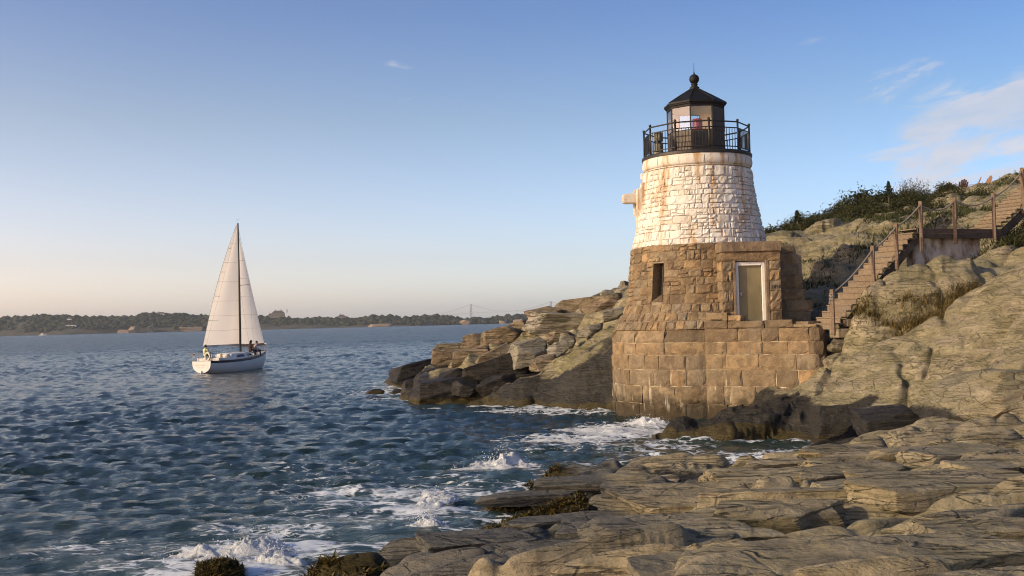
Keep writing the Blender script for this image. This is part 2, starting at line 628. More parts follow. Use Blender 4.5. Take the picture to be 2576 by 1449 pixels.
_hill = rbf_fit(pw((1930, 604, 50), (2110, 572, 52), (2270, 540, 52), (1930, 596, 56), (2110, 545, 63), (2300, 520, 67), (2576, 497, 67),
                   (2050, 700, 42), (2060, 785, 38.5), (2180, 655, 41), (2300, 606, 41), (2420, 628, 38.5), (2576, 560, 38.5), (2500, 650, 35.5), (2576, 640, 33),
                   (25, 30, 6), (32, 45, 10.5), (38, 65, 14), (30, 85, 10), (10, 85, 2), (-2, 80, -3),
                   (1580, 722, 56), (1500, 762, 57), (1320, 812, 59), (1190, 872, 60), (1090, 922, 61), (-7.5, 63.5, -0.1), (-12, 66, -2),
                   (-5.5, 50, -0.1), (-4.3, 45.5, -0.3), (-1.4, 43.3, -0.3), (1.7, 41.3, -0.4), (3.8, 40.3, -0.4), (-0.3, 45, 0.5), (2, 45.5, 1.6), (4.6, 45, 3.0), (5, 42, 1.2),
                   (6.75, 38.5, 0.2), (4.2, 36, -1), (6, 33, -1), (9, 36, 2.0), (10.3, 38, 3.0), (10.5, 35, 2.4), (9.9, 33.2, 1.6), (12, 32.5, 2.2), (14, 31.5, 2.6),
                   (8, 30, -0.5), (12, 28, 0.2), (18, 27, 1.5), (4, 30, -1.5), (0, 36, -3), (-8, 50, -3), (-4, 40, -3), (11.5, 35.2, 3.2), (13, 36.6, 4.7), (15.5, 37.4, 5.3),
                   (26, 22, 4.5), (18, 20, 1.2)))
_dome = rbf_fit(pw((2140, 880, 31.5), (2234, 835, 31), (2338, 797, 30.5), (2408, 755, 30), (2477, 721, 29.5), (2576, 682, 28.5), (22, 27, 5.6),
                   (9.5, 33.8, 0.3), (12, 33.3, 0.9), (13.2, 32.3, 2.2), (15, 31.9, 2.9), (17, 31.5, 3.5), (20, 30.5, 4.4), (26, 28, 5.5),
                   (2100, 1000, 30.4), (2160, 1048, 28.8), (2330, 1018, 27), (2480, 968, 26), (2576, 938, 25.4), (7, 29, -0.6), (10, 25.5, -0.4), (13, 24, -0.3), (16, 22.5, 0.0), (20, 21, 0.8),
                   (2250, 950, 29.2), (2400, 880, 28.5), (2500, 830, 28.0), (2070, 940, 32.5), (1996, 980, 32.2), (7, 33, -0.8), (6, 31.5, -0.6), (22, 24, 3.0)))
_rockb = rbf_fit(pw((2170, 748, 32.8), (2269, 668, 33), (2303, 656, 33.2), (2408, 648, 33.6), (2443, 678, 33.3), (2140, 838, 32.3), (2230, 824, 31.9), (2330, 785, 31.6), (2420, 722, 31.6),
                    (11, 34.4, 1.6), (13, 34.7, 3.0), (15, 35, 4.0), (17, 34.6, 3.4), (18.5, 33, 3.2), (9.9, 32.7, 1.3), (9, 33, 0.4), (12, 30.5, 1.2), (16, 30, 2.2), (20, 32, 3.5), (2215, 780, 32.2), (2340, 715, 32.3)))
_darkb = rbf_fit(pw((4.1, 30.2, -0.05), (1700, 1064, 31), (1800, 1024, 31.6), (1900, 1005, 31.9), (1990, 980, 31.9), (2085, 992, 31.2),
                    (4.5, 29.5, -0.5), (6, 29.3, -0.45), (8, 29.3, -0.3), (9.5, 29.1, 0.1), (5, 32.4, -0.4), (6.5, 33.4, -0.2), (8, 33.5, 0.3), (3.0, 30.6, -0.9),
                    (1850, 1085, 30.2), (1980, 1075, 30.0), (2, 32, -2), (6, 27, -1.5), (10, 27, -1.0), (11.5, 31, 0.4), (10, 34, -0.5)))


def slab_h(X, Y):
    x = np.clip(X, -3.5, 5.6) + 0.3
    ye = 44 - 0.2 * x + 0.25 * noise2(X * 0.8, X * 0 + 3.3, 12)
    ze = 0.94 + 0.573 * x
    z = np.where(Y < ye, ze - (ye - Y) * 0.80, ze - (Y - ye) * 0.42)
    out = np.maximum(np.maximum(-3.5 - X, X - 5.6), 0)
    return z - out * 1.2


def hill_h(X, Y, detail=True):
    base = _hill(X, Y)
    dome, rb, db, sl = _dome(X, Y), _rockb(X, Y), _darkb(X, Y), slab_h(X, Y)
    far = sstep(1.2, 3.0, np.maximum(np.abs(Y - 29) - 6, 0))
    dome = dome - far * 6 - 8 * sstep(0, 3, X - 27)
    rb = rb - 6 * sstep(0, 2, np.maximum(np.abs(Y - 32.8) - 2.0, np.abs(X - 13.6) - 4.6))
    db = db - 6 * sstep(0, 2, np.maximum(np.abs(Y - 31) - 2.6, np.abs(X - 7) - 3.8))
    sl = sl - 6 * sstep(0, 2, np.abs(Y - 43.2) - 3.4)
    if detail:
        w = 0.18 * fbm2(X * 0.5, Y * 0.5, 3, 21)
        wh = 0.25 * fbm2(X * 0.3, Y * 0.3, 3, 25)
        base = base + 0.22 * fbm2(X * 0.35, Y * 0.35, 4, 30)
        base = terrace(base, -0.10 * X + 0.05 * Y, 0.85, 0.85, wh)
        base = terrace(base, -0.10 * X, 0.24, 0.7, w)
        base = base + blocks(X * 0.96 + Y * 0.25, Y * 0.96 - X * 0.25, 6.0, 1.6, 0.36, 0.18, 0.10, 540)
        dome = dome + 0.11 * fbm2(X * 0.55, Y * 0.55, 4, 31)
        dome = terrace(dome, 0.22 * X, 0.62, 0.22, wh)
        dome = terrace(dome, 0.22 * X, 0.15, 0.40, w)
        dome = dome + blocks(X * 0.9 + Y * 0.4, Y * 0.9 - X * 0.4, 4.2, 2.2, 0.24, 0.22, 0.12, 560)
        for (qa, qb, dep, wd_) in ((P(2262, 1040, 27.8), P(2290, 930, 29.0), 0.35, 0.13), (P(2290, 930, 29.0), P(2255, 868, 30.2), 0.25, 0.12), (P(2600, 760, 27.3), P(2300, 818, 30.0), 0.16, 0.09), (P(2420, 985, 26.8), P(2450, 800, 28.8), 0.12, 0.10), (P(2100, 965, 31.0), P(2250, 905, 29.8), 0.14, 0.08)):
            dome = dome - dep * bump_line(X + 0.22 * fbm2(X * 1.2, Y * 1.2, 3, 61), Y + 0.1 * fbm2(X, Y, 2, 62), (qa.x, qa.y), (qb.x, qb.y), wd_)
        dome -= 0.0 * bump_line(X + 0.3 * fbm2(X, Y, 3, 60), Y, (12.0, 27.5), (11.6, 29.9), 0.16)
        rb = rb + 0.2 * fbm2(X * 0.6, Y * 0.6, 4, 33)
        rb = terrace(rb, 0.30 * X, 0.55, 0.6, wh)
        rb = terrace(rb, 0.3 * X, 0.17, 0.5, w)
        rb = rb + blocks(X, Y, 1.6, 0.9, 0.30, 0.24, 0.11, 580)
        db = db + 0.22 * fbm2(X * 0.9, Y * 0.9, 4, 35)
        db = terrace(db, 0.16 * X, 0.42, 0.7, wh)
        db = terrace(db, 0.16 * X, 0.13, 0.7, w)
        db = db + blocks(X, Y, 1.0, 0.6, 0.22, 0.12, 0.06, 600)
        sl = sl + 0.14 * fbm2(X * 0.5, Y * 0.9, 4, 37) + 0.10 * noise2((X + Y * 0.2) * 0.6, (sl - 0.57 * X) * 3.5, 38)
        sl = terrace(sl, 0.52 * X, 0.40, 0.5, w)
        sl = terrace(sl, 0.52 * X, 0.12, 0.6, w)
        sl = sl + blocks(X * 0.98 + Y * 0.2, Y * 0.98 - X * 0.2, 3.2, 0.9, 0.34, 0.2, 0.09, 620)
    st = np.stack([base, dome, rb, db, sl])
    h = st.max(0)
    which = st.argmax(0)
    if detail:
        h = h + 0.03 * fbm2(X * 2.3, Y * 2.3, 3, 50) + 0.012 * fbm2(X * 9, Y * 9, 2, 52)
    return h, which


def polar(r0, r1, rr, a0, a1, da, side=()):
    nr = int(math.log(r1 / r0) / rr)
    rs = r0 * np.exp(np.linspace(0, math.log(r1 / r0), nr))
    an = np.concatenate([np.array(side[0]) if side else [], np.arange(a0, a1, da), np.array(side[1]) if side else []])
    an = np.radians(an)
    X = rs[:, None] * np.sin(an)[None]
    Y = rs[:, None] * np.cos(an)[None]
    return X.astype(np.float64), Y.astype(np.float64), nr, len(an)


def skin(X, Y, Z, dirs, amps, seed, gain=1.0):
    """push the surface along its normal by bedded 3D noise so steep faces carry ribs and undercuts"""
    Pn = np.stack([X, Y, Z], -1)
    du = np.gradient(Pn, axis=1)
    dv = np.gradient(Pn, axis=0)
    N = np.cross(du, dv)
    N /= np.linalg.norm(N, axis=-1, keepdims=True) + 1e-12
    N *= np.sign(N[..., 2:3])
    a, b, c = [np.array(q, float) / np.linalg.norm(q) for q in dirs]
    s, t, w = Pn @ a, Pn @ b, Pn @ c
    d = np.zeros_like(X)
    for k, (am, fs, ft) in enumerate(amps):
        q = noise3(s * fs, t * ft + 0.3 * s, w * ft, seed + k * 5)
        d += am * (q if k else np.sign(q) * np.abs(q) ** 0.6)
    Pn = Pn + N * (d * gain)[..., None]
    return Pn[..., 0], Pn[..., 1], Pn[..., 2]


def rowsmooth(Z, k, c=(1, 2, 3, 4, 3, 2, 1)):
    """soften steps along the mesh rows so oblique scarps do not break into teeth"""
    n = len(k) // 2
    Zp = np.pad(Z, ((n, n), (0, 0)), mode='edge')
    Z = sum(w * Zp[i:i + len(Z)] for i, w in enumerate(k)) / float(sum(k))
    n = len(c) // 2
    Zp = np.pad(Z, ((0, 0), (n, n)), mode='edge')
    return sum(w * Zp[:, i:i + Z.shape[1]] for i, w in enumerate(c)) / float(sum(c))


def land(name, X, Y, Z, nr, nc, mat, attrs, zmin):
    fs = grid_faces(nr, nc)[:, ::-1]
    keep = (Z.ravel()[fs].max(1) > zmin)
    fs = fs[keep]
    used = np.zeros(nr * nc, bool)
    used[fs.ravel()] = True
    idx = np.cumsum(used) - 1
    v = np.stack([X, Y, Z], -1).reshape(-1, 3)[used]
    at = {k: a.ravel()[used] for k, a in attrs.items()}
    me = mesh_np(name, v, idx[fs][:, ::-1], mat, True, at)
    me.set_sharp_from_angle(angle=R(38))
    o = link(name, me)
    tag(o, kind='structure')
    return o


X, Y, nr, nc = polar(3.0, 31, 0.0036, -15, 27.5, 0.070, (np.arange(-75, -15, 1.0), np.arange(27.5, 75, 1.0)))
Z = rowsmooth(ledge_h(X, Y), (1, 2, 3, 2, 1))
shore = sstep(0.55, 0.18, Z + 0.12 * fbm2(X, Y, 3, 90)) 
grey = sstep(3.3, 0.4, X - 0.06 * (Y - 14) + 0.9 * fbm2(X * 0.4, Y * 0.4, 3, 91)) * sstep(9, 12, Y + 0.5 * X)
pool = bump_line(X, Y, (2.8, 11.0), (4.5, 11.5), 0.5) * 0.75
wetd = 0.75 * bump_line(X, Y, (-0.2, 15.9), (2.1, 14.6), 0.55) * sstep(1.05, 0.6, Z)
wet = np.clip(shore + pool + wetd, 0, 1)
hb = ledge_h(X, Y, False)
weed = sstep(0.58, 0.40, hb + 0.10 * fbm2(X * 1.3, Y * 1.3, 3, 92)) * sstep(1.6, 0.4, X) * sstep(0.85, 0.6, Z)
moss = 0.25 + 0.35 * sstep(0, 0.8, fbm2(X * 0.5, Y * 0.5, 2, 93))
X, Y, Z = skin(X, Y, Z, ((-0.12, 0.22, 1), (1, 0.1, 0.1), (0, 1, -0.2)), ((0.024, 3.2, 0.6), (0.008, 7.0, 1.0)), 700)
ledge = land('rock_ledge', X, Y, Z, nr, nc, M_LEDGE, {'wet': wet, 'weed': weed, 'moss': moss, 'grey': grey}, -0.8)

X, Y, nr, nc = polar(21, 95, 0.0034, -14, 28, 0.068, (np.arange(-20, -14, 1.0), np.arange(28, 60, 1.5)))
Z, which = hill_h(X, Y)
Z = rowsmooth(Z, (1, 2, 1), (1, 2, 1))
tide = 1.05 + 0.35 * noise2(X * 0.35, Y * 1.2, 94) + 0.25 * fbm2(X * 0.5, Y * 0.5, 3, 95) + np.where(which == 3, 1.1, 0) - 0.55 * sstep(9.5, 12, X)
wet = sstep(tide + 0.25, tide - 0.25, Z)
weed = sstep(0.42, 0.2, Z + 0.1 * fbm2(X, Y, 3, 96)) * sstep(9, 7, X)
moss = np.where(which == 1, 0.45, np.where(which == 4, 0.7, 0.5)) + 0 * X
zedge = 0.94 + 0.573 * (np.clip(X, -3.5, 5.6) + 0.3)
wet = np.where(which == 4, np.maximum(wet, 0.80 * sstep(0.35, 1.3, zedge - Z + 0.75 * fbm2((X + 0.2 * Y) * 0.5, (Z - 0.55 * X) * 2.2, 4, 97))), wet)  # shade of the slab's overhung face painted in through the wet mask
X, Y, Z = skin(X, Y, Z, ((-0.38, 0.15, 1), (1, 0.1, 0.35), (0, 1, 0)), ((0.12, 2.2, 0.30), (0.06, 6.0, 0.7), (0.05, 1.2, 1.2), (0.025, 5, 4)), 720, np.choose(which, [0.9, 0.62, 0.85, 1.3, 1.2]))
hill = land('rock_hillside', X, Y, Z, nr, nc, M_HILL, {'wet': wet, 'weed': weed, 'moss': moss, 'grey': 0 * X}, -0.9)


def ground(x, y):
    a = np.array([float(x)]), np.array([float(y)])
    return float(max(hill_h(*a)[0][0], ledge_h(*a)[0]) if y < 31 else hill_h(*a)[0][0])


# ---------------------------------------------------------------- sea
def ocean_tile(N, L, wind, wdir, seed, kmin=0.0):
    rs = np.random.RandomState(seed)
    k1 = 2 * np.pi * np.fft.fftfreq(N, L / N)
    kx, ky = np.meshgrid(k1, k1, indexing='ij')
    k = np.sqrt(kx ** 2 + ky ** 2)
    k[0, 0] = 1e-6
    Lw = wind * wind / 9.81
    ct = (kx * math.cos(wdir) + ky * math.sin(wdir)) / k
    ph = np.exp(-1 / (k * Lw) ** 2) / k ** 3.25 * (0.045 + np.abs(ct) ** 5) * np.exp(-(k * 0.05) ** 2)
    ph[k < kmin] = 0
    ph[0, 0] = 0
    h = np.sqrt(ph) * (rs.normal(size=(N, N)) + 1j * rs.normal(size=(N, N)))
    H = np.fft.ifft2(h).real
    s = H.std()
    dx, dy = np.fft.ifft2(1j * kx / k * h).real / s, np.fft.ifft2(1j * ky / k * h).real / s
    return H / s, dx, dy, L


def samp(t, X, Y, rot):
    H, dx, dy, L = t
    N = H.shape[0]
    c, s = math.cos(rot), math.sin(rot)
    u, v = (X * c + Y * s) / L * N, (-X * s + Y * c) / L * N
    iu, iv = np.floor(u).astype(int), np.floor(v).astype(int)
    fu, fv = u - iu, v - iv
    res = []
    for A in (H, dx, dy):
        a = A[iu % N, iv % N] * (1 - fu) + A[(iu + 1) % N, iv % N] * fu
        b = A[iu % N, (iv + 1) % N] * (1 - fu) + A[(iu + 1) % N, (iv + 1) % N] * fu
        res.append(a * (1 - fv) + b * fv)
    return res[0], res[1] * c - res[2] * s, res[1] * s + res[2] * c


T1 = ocean_tile(512, 43.0, 2.05, R(74), 3)
T2 = ocean_tile(512, 19.3, 1.2, R(76), 5)
Xa, Ya, na, nc = polar(9.0, 230, 0.0078, -30, 24, 0.080, (np.arange(-70, -30, 1.5), np.arange(24, 70, 1.5)))
Xb, Yb, nb_, nc = polar(230 * 1.008, 9500, 0.020, -30, 24, 0.080, (np.arange(-70, -30, 1.5), np.arange(24, 70, 1.5)))
X, Y, nr = np.concatenate([Xa, Xb]), np.concatenate([Ya, Yb]), na + nb_
rr = np.sqrt(X * X + Y * Y)
h1, ax, ay = samp(T1, X, Y, 0.0)
h2, bx, by = samp(T2, X, Y, 0.5)
big = fbm2(X * 0.03, Y * 0.03, 2, 71)
amp = (1 + 0.35 * big) * (0.35 + 0.65 * sstep(14, 30, rr)) * np.exp(-rr / 1500)
A1, A2 = 0.038, 0.030
Zs = (A1 * h1 + A2 * h2) * amp
Zs = Zs + 0.05 * np.sin((Y * 0.9 + X * 0.35) * 0.55 + 1.2 * big) * np.exp(-rr / 200)
Xs = X - 1.15 * amp * (A1 * ax + A2 * bx)
Ys = Y - 1.15 * amp * (A1 * ay + A2 * by)
zt = np.full(X.shape, -5.0)
near = rr < 75
zt[near] = np.maximum(np.where(Y[near] < 31, ledge_h(X[near], Y[near]), -9), hill_h(X[near], Y[near])[0])
foam = 0.62 * sstep(-0.75, 0.02, zt)


def patch(px, py, sx, sy, amt, z=0.0):
    c = P(px, py, 20)
    k = (CAMZ - z) / (CAMZ - c.z)
    cx, cy = c.x * k, 20 * k
    return min(1.0, amt * 1.25) * np.exp(-((X - cx) / (sx * 1.5)) ** 2 - ((Y - cy) / (sy * 1.5)) ** 2)


fp = 0 * X
for a in ((1560, 1085, 1.3, 2.0, 0.75), (1450, 1105, 1.6, 1.2, 0.6), (1625, 1070, 0.7, 1.3, 0.8), (1650, 1130, 1.0, 1.2, 0.5), (1500, 1125, 1.2, 0.8, 0.45),
          (1255, 1172, 0.7, 0.8, 0.55), (1000, 1240, 1.3, 1.3, 0.58), (1080, 1275, 0.7, 0.9, 0.75), (880, 1230, 1.6, 0.8, 0.45), (640, 1395, 1.0, 0.7, 0.8), (520, 1420, 1.2, 0.8, 0.55),
          (560, 1440, 1.2, 0.5, 0.75), (720, 1340, 1.1, 0.6, 0.45), (820, 1300, 1.4, 0.7, 0.35), (980, 985, 2.0, 2.0, 0.5), (930, 985, 1.2, 1.2, 0.5), (1060, 1000, 2, 1.0, 0.5), (1480, 1040, 1.6, 0.7, 0.7),
          (1250, 1372, 0.8, 0.4, 0.6), (1180, 1340, 0.6, 0.5, 0.55), (250, 1380, 1.2, 0.8, 0.3), (1340, 1035, 2, 0.7, 0.55), (760, 1185, 2.0, 1.8, 0.30), (1000, 1290, 1.6, 1.2, 0.36), (850, 1270, 2.2, 1.4, 0.29), (1150, 1215, 1.4, 1.6, 0.28), (700, 1300, 2.0, 1.0, 0.27), (1400, 1130, 2.0, 1.4, 0.27)):
    fp = np.maximum(fp, patch(*a))
foam = np.clip(np.maximum(foam, fp), 0, 1)
green = np.clip(fp * 0.7 + sstep(-2.2, -0.2, zt) * 0.7 + 0.45 * sstep(38, 14, rr), 0, 1)

m, g = new_mat('sea_water')
geo = g.n('ShaderNodeNewGeometry')
pos = geo.outputs['Position']
fa = g.n('ShaderNodeAttribute', {'attribute_name': 'foam'}).outputs['Fac']
gr = g.n('ShaderNodeAttribute', {'attribute_name': 'green'}).outputs['Fac']
dist = g.n('ShaderNodeVectorMath', {'operation': 'LENGTH'}, i0=pos).outputs['Value']
w1 = g.noise(g.vscale(pos, (0.5, 1.0, 1.0), (0, 0, R(25))), 4.2, 6, 0.66, 0.5)
w2 = g.noise(g.vscale(pos, (0.5, 1.0, 1.0), (0, 0, R(-12))), 0.55, 4, 0.55, 0.4)
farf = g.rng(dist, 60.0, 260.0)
bn = bumpn(g, w1, 1.0, 0.11)
bn = bumpn(g, g.noise(g.vscale(pos, (0.6, 1.0, 1.0), (0, 0, R(-20))), 13.0, 3, 0.6, 0.4), 0.7, 0.022, bn)
bn = bumpn(g, w2, g.math('MULTIPLY', farf, 1.0), 1.9, bn)
swirl = g.mix(0.35, pos, g.n('ShaderNodeVectorMath', {'operation': 'ADD'}, i0=pos, i1=g.noise(pos, 0.9, 3, 0.6, 0, 1)).outputs[0])
fv = g.n('ShaderNodeTexVoronoi', {'feature': 'DISTANCE_TO_EDGE'}, Vector=g.vscale(swirl, (1.0, 0.8, 1.0)), Scale=3.2)
lace = g.rng(fv.outputs['Distance'], 0.0, 0.22, 1.0, 0.0)
fn = g.noise(g.vscale(swirl, (0.7, 1.5, 1)), 1.7, 7, 0.68, 0.8)
ff = g.math('ADD', g.math('MULTIPLY', lace, 0.13), g.math('ADD', g.math('MULTIPLY', fn, 1.0), g.math('MULTIPLY', fa, 0.62)))
rid = g.noise(g.vscale(swirl, (0.45, 1.1, 1), (0, 0, R(-24))), 1.1, 5, 0.6, 1.6)
strk = g.math('MULTIPLY', g.rng(g.math('ABSOLUTE', g.math('SUBTRACT', rid, 0.5)), 0.0, 0.045, 1.0, 0.0), 0.22)
ff = g.math('ADD', ff, g.math('MULTIPLY', strk, g.rng(fa, 0.05, 0.3)))
fmask = g.rng(ff, 0.86, 1.12)
fmask = g.math('MULTIPLY', fmask, g.rng(fa, 0.03, 0.25))
wcol = g.mix(gr, C4(0.012, 0.030, 0.036), C4(0.025, 0.048, 0.040))
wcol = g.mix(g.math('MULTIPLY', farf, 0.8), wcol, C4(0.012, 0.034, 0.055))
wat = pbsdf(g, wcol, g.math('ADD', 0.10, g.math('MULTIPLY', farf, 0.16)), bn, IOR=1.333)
fo = pbsdf(g, C4(0.74, 0.77, 0.79), 0.85, bumpn(g, fn, 0.9, 0.06))
ms = g.n('ShaderNodeMixShader', i0=fmask, i1=wat, i2=fo)
finish(g, ms)
M_SEA = m
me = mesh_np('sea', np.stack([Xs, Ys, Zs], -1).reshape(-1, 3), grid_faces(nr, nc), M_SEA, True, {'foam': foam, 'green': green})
sea = link('sea', me)
tag(sea, kind='structure')
print('sea verts', nr * nc)
# ---------------------------------------------------------------- masonry materials
def per_piece(g):
    oi = g.n('ShaderNodeObjectInfo').outputs['Random']
    isl = g.n('ShaderNodeNewGeometry').outputs['Random Per Island']
    return g.math('FRACT', g.math('ADD', oi, isl))


def granite(name, cols, stain=True, low_dark=True):
    m, g = new_mat(name)
    geo = g.n('ShaderNodeNewGeometry')
    pos = geo.outputs['Position']
    rnd = per_piece(g)
    base = g.ramp(rnd, [(0.0, cols[0]), (0.3, cols[1]), (0.6, cols[2]), (0.85, cols[3]), (1.0, cols[1])])
    n1 = g.noise(pos, 3.2, 6, 0.62)
    n2 = g.noise(pos, 38, 3, 0.7)
    rnd2 = g.math('FRACT', g.math('MULTIPLY', rnd, 7.31))
    base = g.mix(g.math('MULTIPLY', rnd2, 0.45), base, C4(0.11, 0.075, 0.045))
    base = g.mix(g.rng(n1, 0.38, 0.62), g.mix(0.62, base, C4(0.09, 0.062, 0.038)), base)
    n0 = g.noise(pos, 1.1, 4, 0.6)
    base = g.mix(g.math('MULTIPLY', g.rng(n0, 0.52, 0.7), 0.4), base, C4(0.20, 0.18, 0.13))
    base = g.mix(g.math('MULTIPLY', g.rng(n2, 0.5, 0.72), 0.5), base, C4(0.40, 0.31, 0.22))
    base = g.mix(g.math('MULTIPLY', g.rng(n2, 0.48, 0.3), 0.5), base, C4(0.07, 0.05, 0.035))
    z = g.n('ShaderNodeSeparateXYZ', Vector=pos).outputs[2]
    rough = 0.86
    if low_dark:
        zz = g.math('ADD', z, g.math('MULTIPLY', g.math('SUBTRACT', n1, 0.5), 0.9))
        tide = g.rng(zz, 1.15, 0.35)
        base = g.mix(g.math('MULTIPLY', tide, 0.82), base, C4(0.028, 0.022, 0.012))
        # lime run-off between the lower courses
        st = g.noise(g.vscale(pos, (5.0, 5.0, 0.6)), 1.0, 4, 0.6)
        lime = g.math('MULTIPLY', g.rng(st, 0.58, 0.68), g.math('MULTIPLY', g.rng(z, 2.0, 1.4), g.rng(z, 0.2, 0.6)))
        base = g.mix(g.math('MULTIPLY', lime, 0.75), base, C4(0.52, 0.46, 0.34))
    b = bumpn(g, n1, 0.8, 0.07)
    b = bumpn(g, g.noise(pos, 12, 4, 0.65), 0.6, 0.03, b)
    b = bumpn(g, n2, 0.5, 0.012, b)
    finish(g, pbsdf(g, base, rough, b, Specular_IOR_Level=0.3))
    return m


def white_paint(name, stain=0.7):
    m, g = new_mat(name)
    pos = g.n('ShaderNodeNewGeometry').outputs['Position']
    rnd = per_piece(g)
    n1 = g.noise(pos, 4.0, 6, 0.65)
    n2 = g.noise(pos, 22, 4, 0.65)
    base = g.ramp(rnd, [(0.0, (0.56, 0.52, 0.45)), (0.3, (0.69, 0.665, 0.61)), (0.6, (0.64, 0.61, 0.555)), (0.8, (0.75, 0.73, 0.68)), (1.0, (0.58, 0.52, 0.43))])
    base = g.mix(g.math('MULTIPLY', g.rng(n1, 0.55, 0.78), 0.5), base, C4(0.42, 0.36, 0.28))
    run = g.noise(g.vscale(pos, (2.2, 2.2, 0.35)), 1.0, 5, 0.62)
    rust = g.math('MULTIPLY', g.rng(run, 0.51, 0.68), stain)
    base = g.mix(rust, base, C4(0.40, 0.24, 0.10))
    flake = g.rng(g.noise(pos, 9, 5, 0.7), 0.60, 0.68)
    base = g.mix(g.math('MULTIPLY', flake, 0.7), base, C4(0.24, 0.19, 0.14))
    b = bumpn(g, n1, 0.45, 0.045)
    b = bumpn(g, n2, 0.5, 0.012, b)
    finish(g, pbsdf(g, base, 0.8, b, Specular_IOR_Level=0.3))
    return m


def simple(name, col, rough=0.6, metal=0.0, var=0.15, scale=6.0, bump=0.2, bd=0.01, spec=0.5, sc3=(1, 1, 1)):
    m, g = new_mat(name)
    tcn = g.n('ShaderNodeNewGeometry').outputs['Position']
    v = g.vscale(tcn, sc3)
    n = g.noise(v, scale, 5, 0.6)
    c = g.mix(g.rng(n, 0.3, 0.75), C4(*[q * (1 - var) for q in col]), C4(*[min(1, q * (1 + var)) for q in col]))
    finish(g, pbsdf(g, c, rough, bumpn(g, n, bump, bd), metal, Specular_IOR_Level=spec))
    return m


GR_COLS = [(0.15, 0.112, 0.068), (0.34, 0.24, 0.125), (0.27, 0.23, 0.16), (0.42, 0.275, 0.135)]
M_GRAN = granite('brown_granite', GR_COLS)
M_DRESS = granite('dressed_granite', [(0.25, 0.185, 0.12), (0.29, 0.215, 0.14), (0.27, 0.20, 0.13), (0.31, 0.225, 0.15)])
M_MORT = simple('mortar', (0.26, 0.21, 0.15), 0.95, var=0.4, scale=9, bump=0.5)
M_WHITE = white_paint('white_stone_paint', 0.9)
M_CORN = white_paint('cornice_paint', 0.9)
M_WMORT = simple('dirty_white_mortar', (0.20, 0.155, 0.105), 0.95, var=0.6, scale=7, bump=0.5)
M_BLACK = simple('black_iron', (0.016, 0.0145, 0.013), 0.5, var=0.4, scale=5, bump=0.25)
M_ROOF = simple('black_roof_paint', (0.010, 0.010, 0.011), 0.62, spec=0.25, var=0.4, scale=3, bump=0.15)
M_BROWNIRON = simple('weathered_iron', (0.055, 0.038, 0.022), 0.55, var=0.5, scale=4, bump=0.3, sc3=(3, 3, 0.7))
M_CREAM = simple('cream_interior', (0.86, 0.81, 0.70), 0.7, var=0.06)
M_TRIM = simple('white_trim', (0.74, 0.72, 0.68), 0.5, var=0.08, scale=9)
M_DOOR = simple('olive_door_paint', (0.20, 0.165, 0.085), 0.45, var=0.22, scale=2.2, bump=0.05, sc3=(1, 1, 0.6))
M_METAL = simple('steel', (0.45, 0.44, 0.42), 0.35, 0.9)
M_DARK = simple('dark_void', (0.012, 0.011, 0.010), 0.6)
M_RED = simple('red_lens', (0.22, 0.02, 0.04), 0.15, var=0.2, scale=12)
M_DRUM = simple('lichened_grey_metal', (0.17, 0.165, 0.125), 0.7, var=0.45, scale=9, bump=0.4)

m, g = new_mat('clear_glass')
fr = g.n('ShaderNodeFresnel', IOR=1.5)
tr = g.n('ShaderNodeBsdfTransparent', Color=C4(0.93, 0.95, 0.94))
gl = g.n('ShaderNodeBsdfGlossy', Color=C4(1, 1, 1), Roughness=0.03)
finish(g, g.n('ShaderNodeMixShader', i0=g.math('ADD', g.math('MULTIPLY', fr, 0.9), 0.03), i1=tr, i2=gl))
M_GLASS = m

# ---------------------------------------------------------------- the lighthouse
TC = (6.75, 38.5)
PH0 = math.atan2(-TC[0], TC[1])                  # bearing from the tower towards the viewer
ROOT_L = empty('lighthouse', (TC[0], TC[1], 0.0))
tag(ROOT_L, 'short stone lighthouse, white above brown granite, with black lantern and gallery', 'lighthouse')
OG = Vector((TC[0], TC[1], 0))


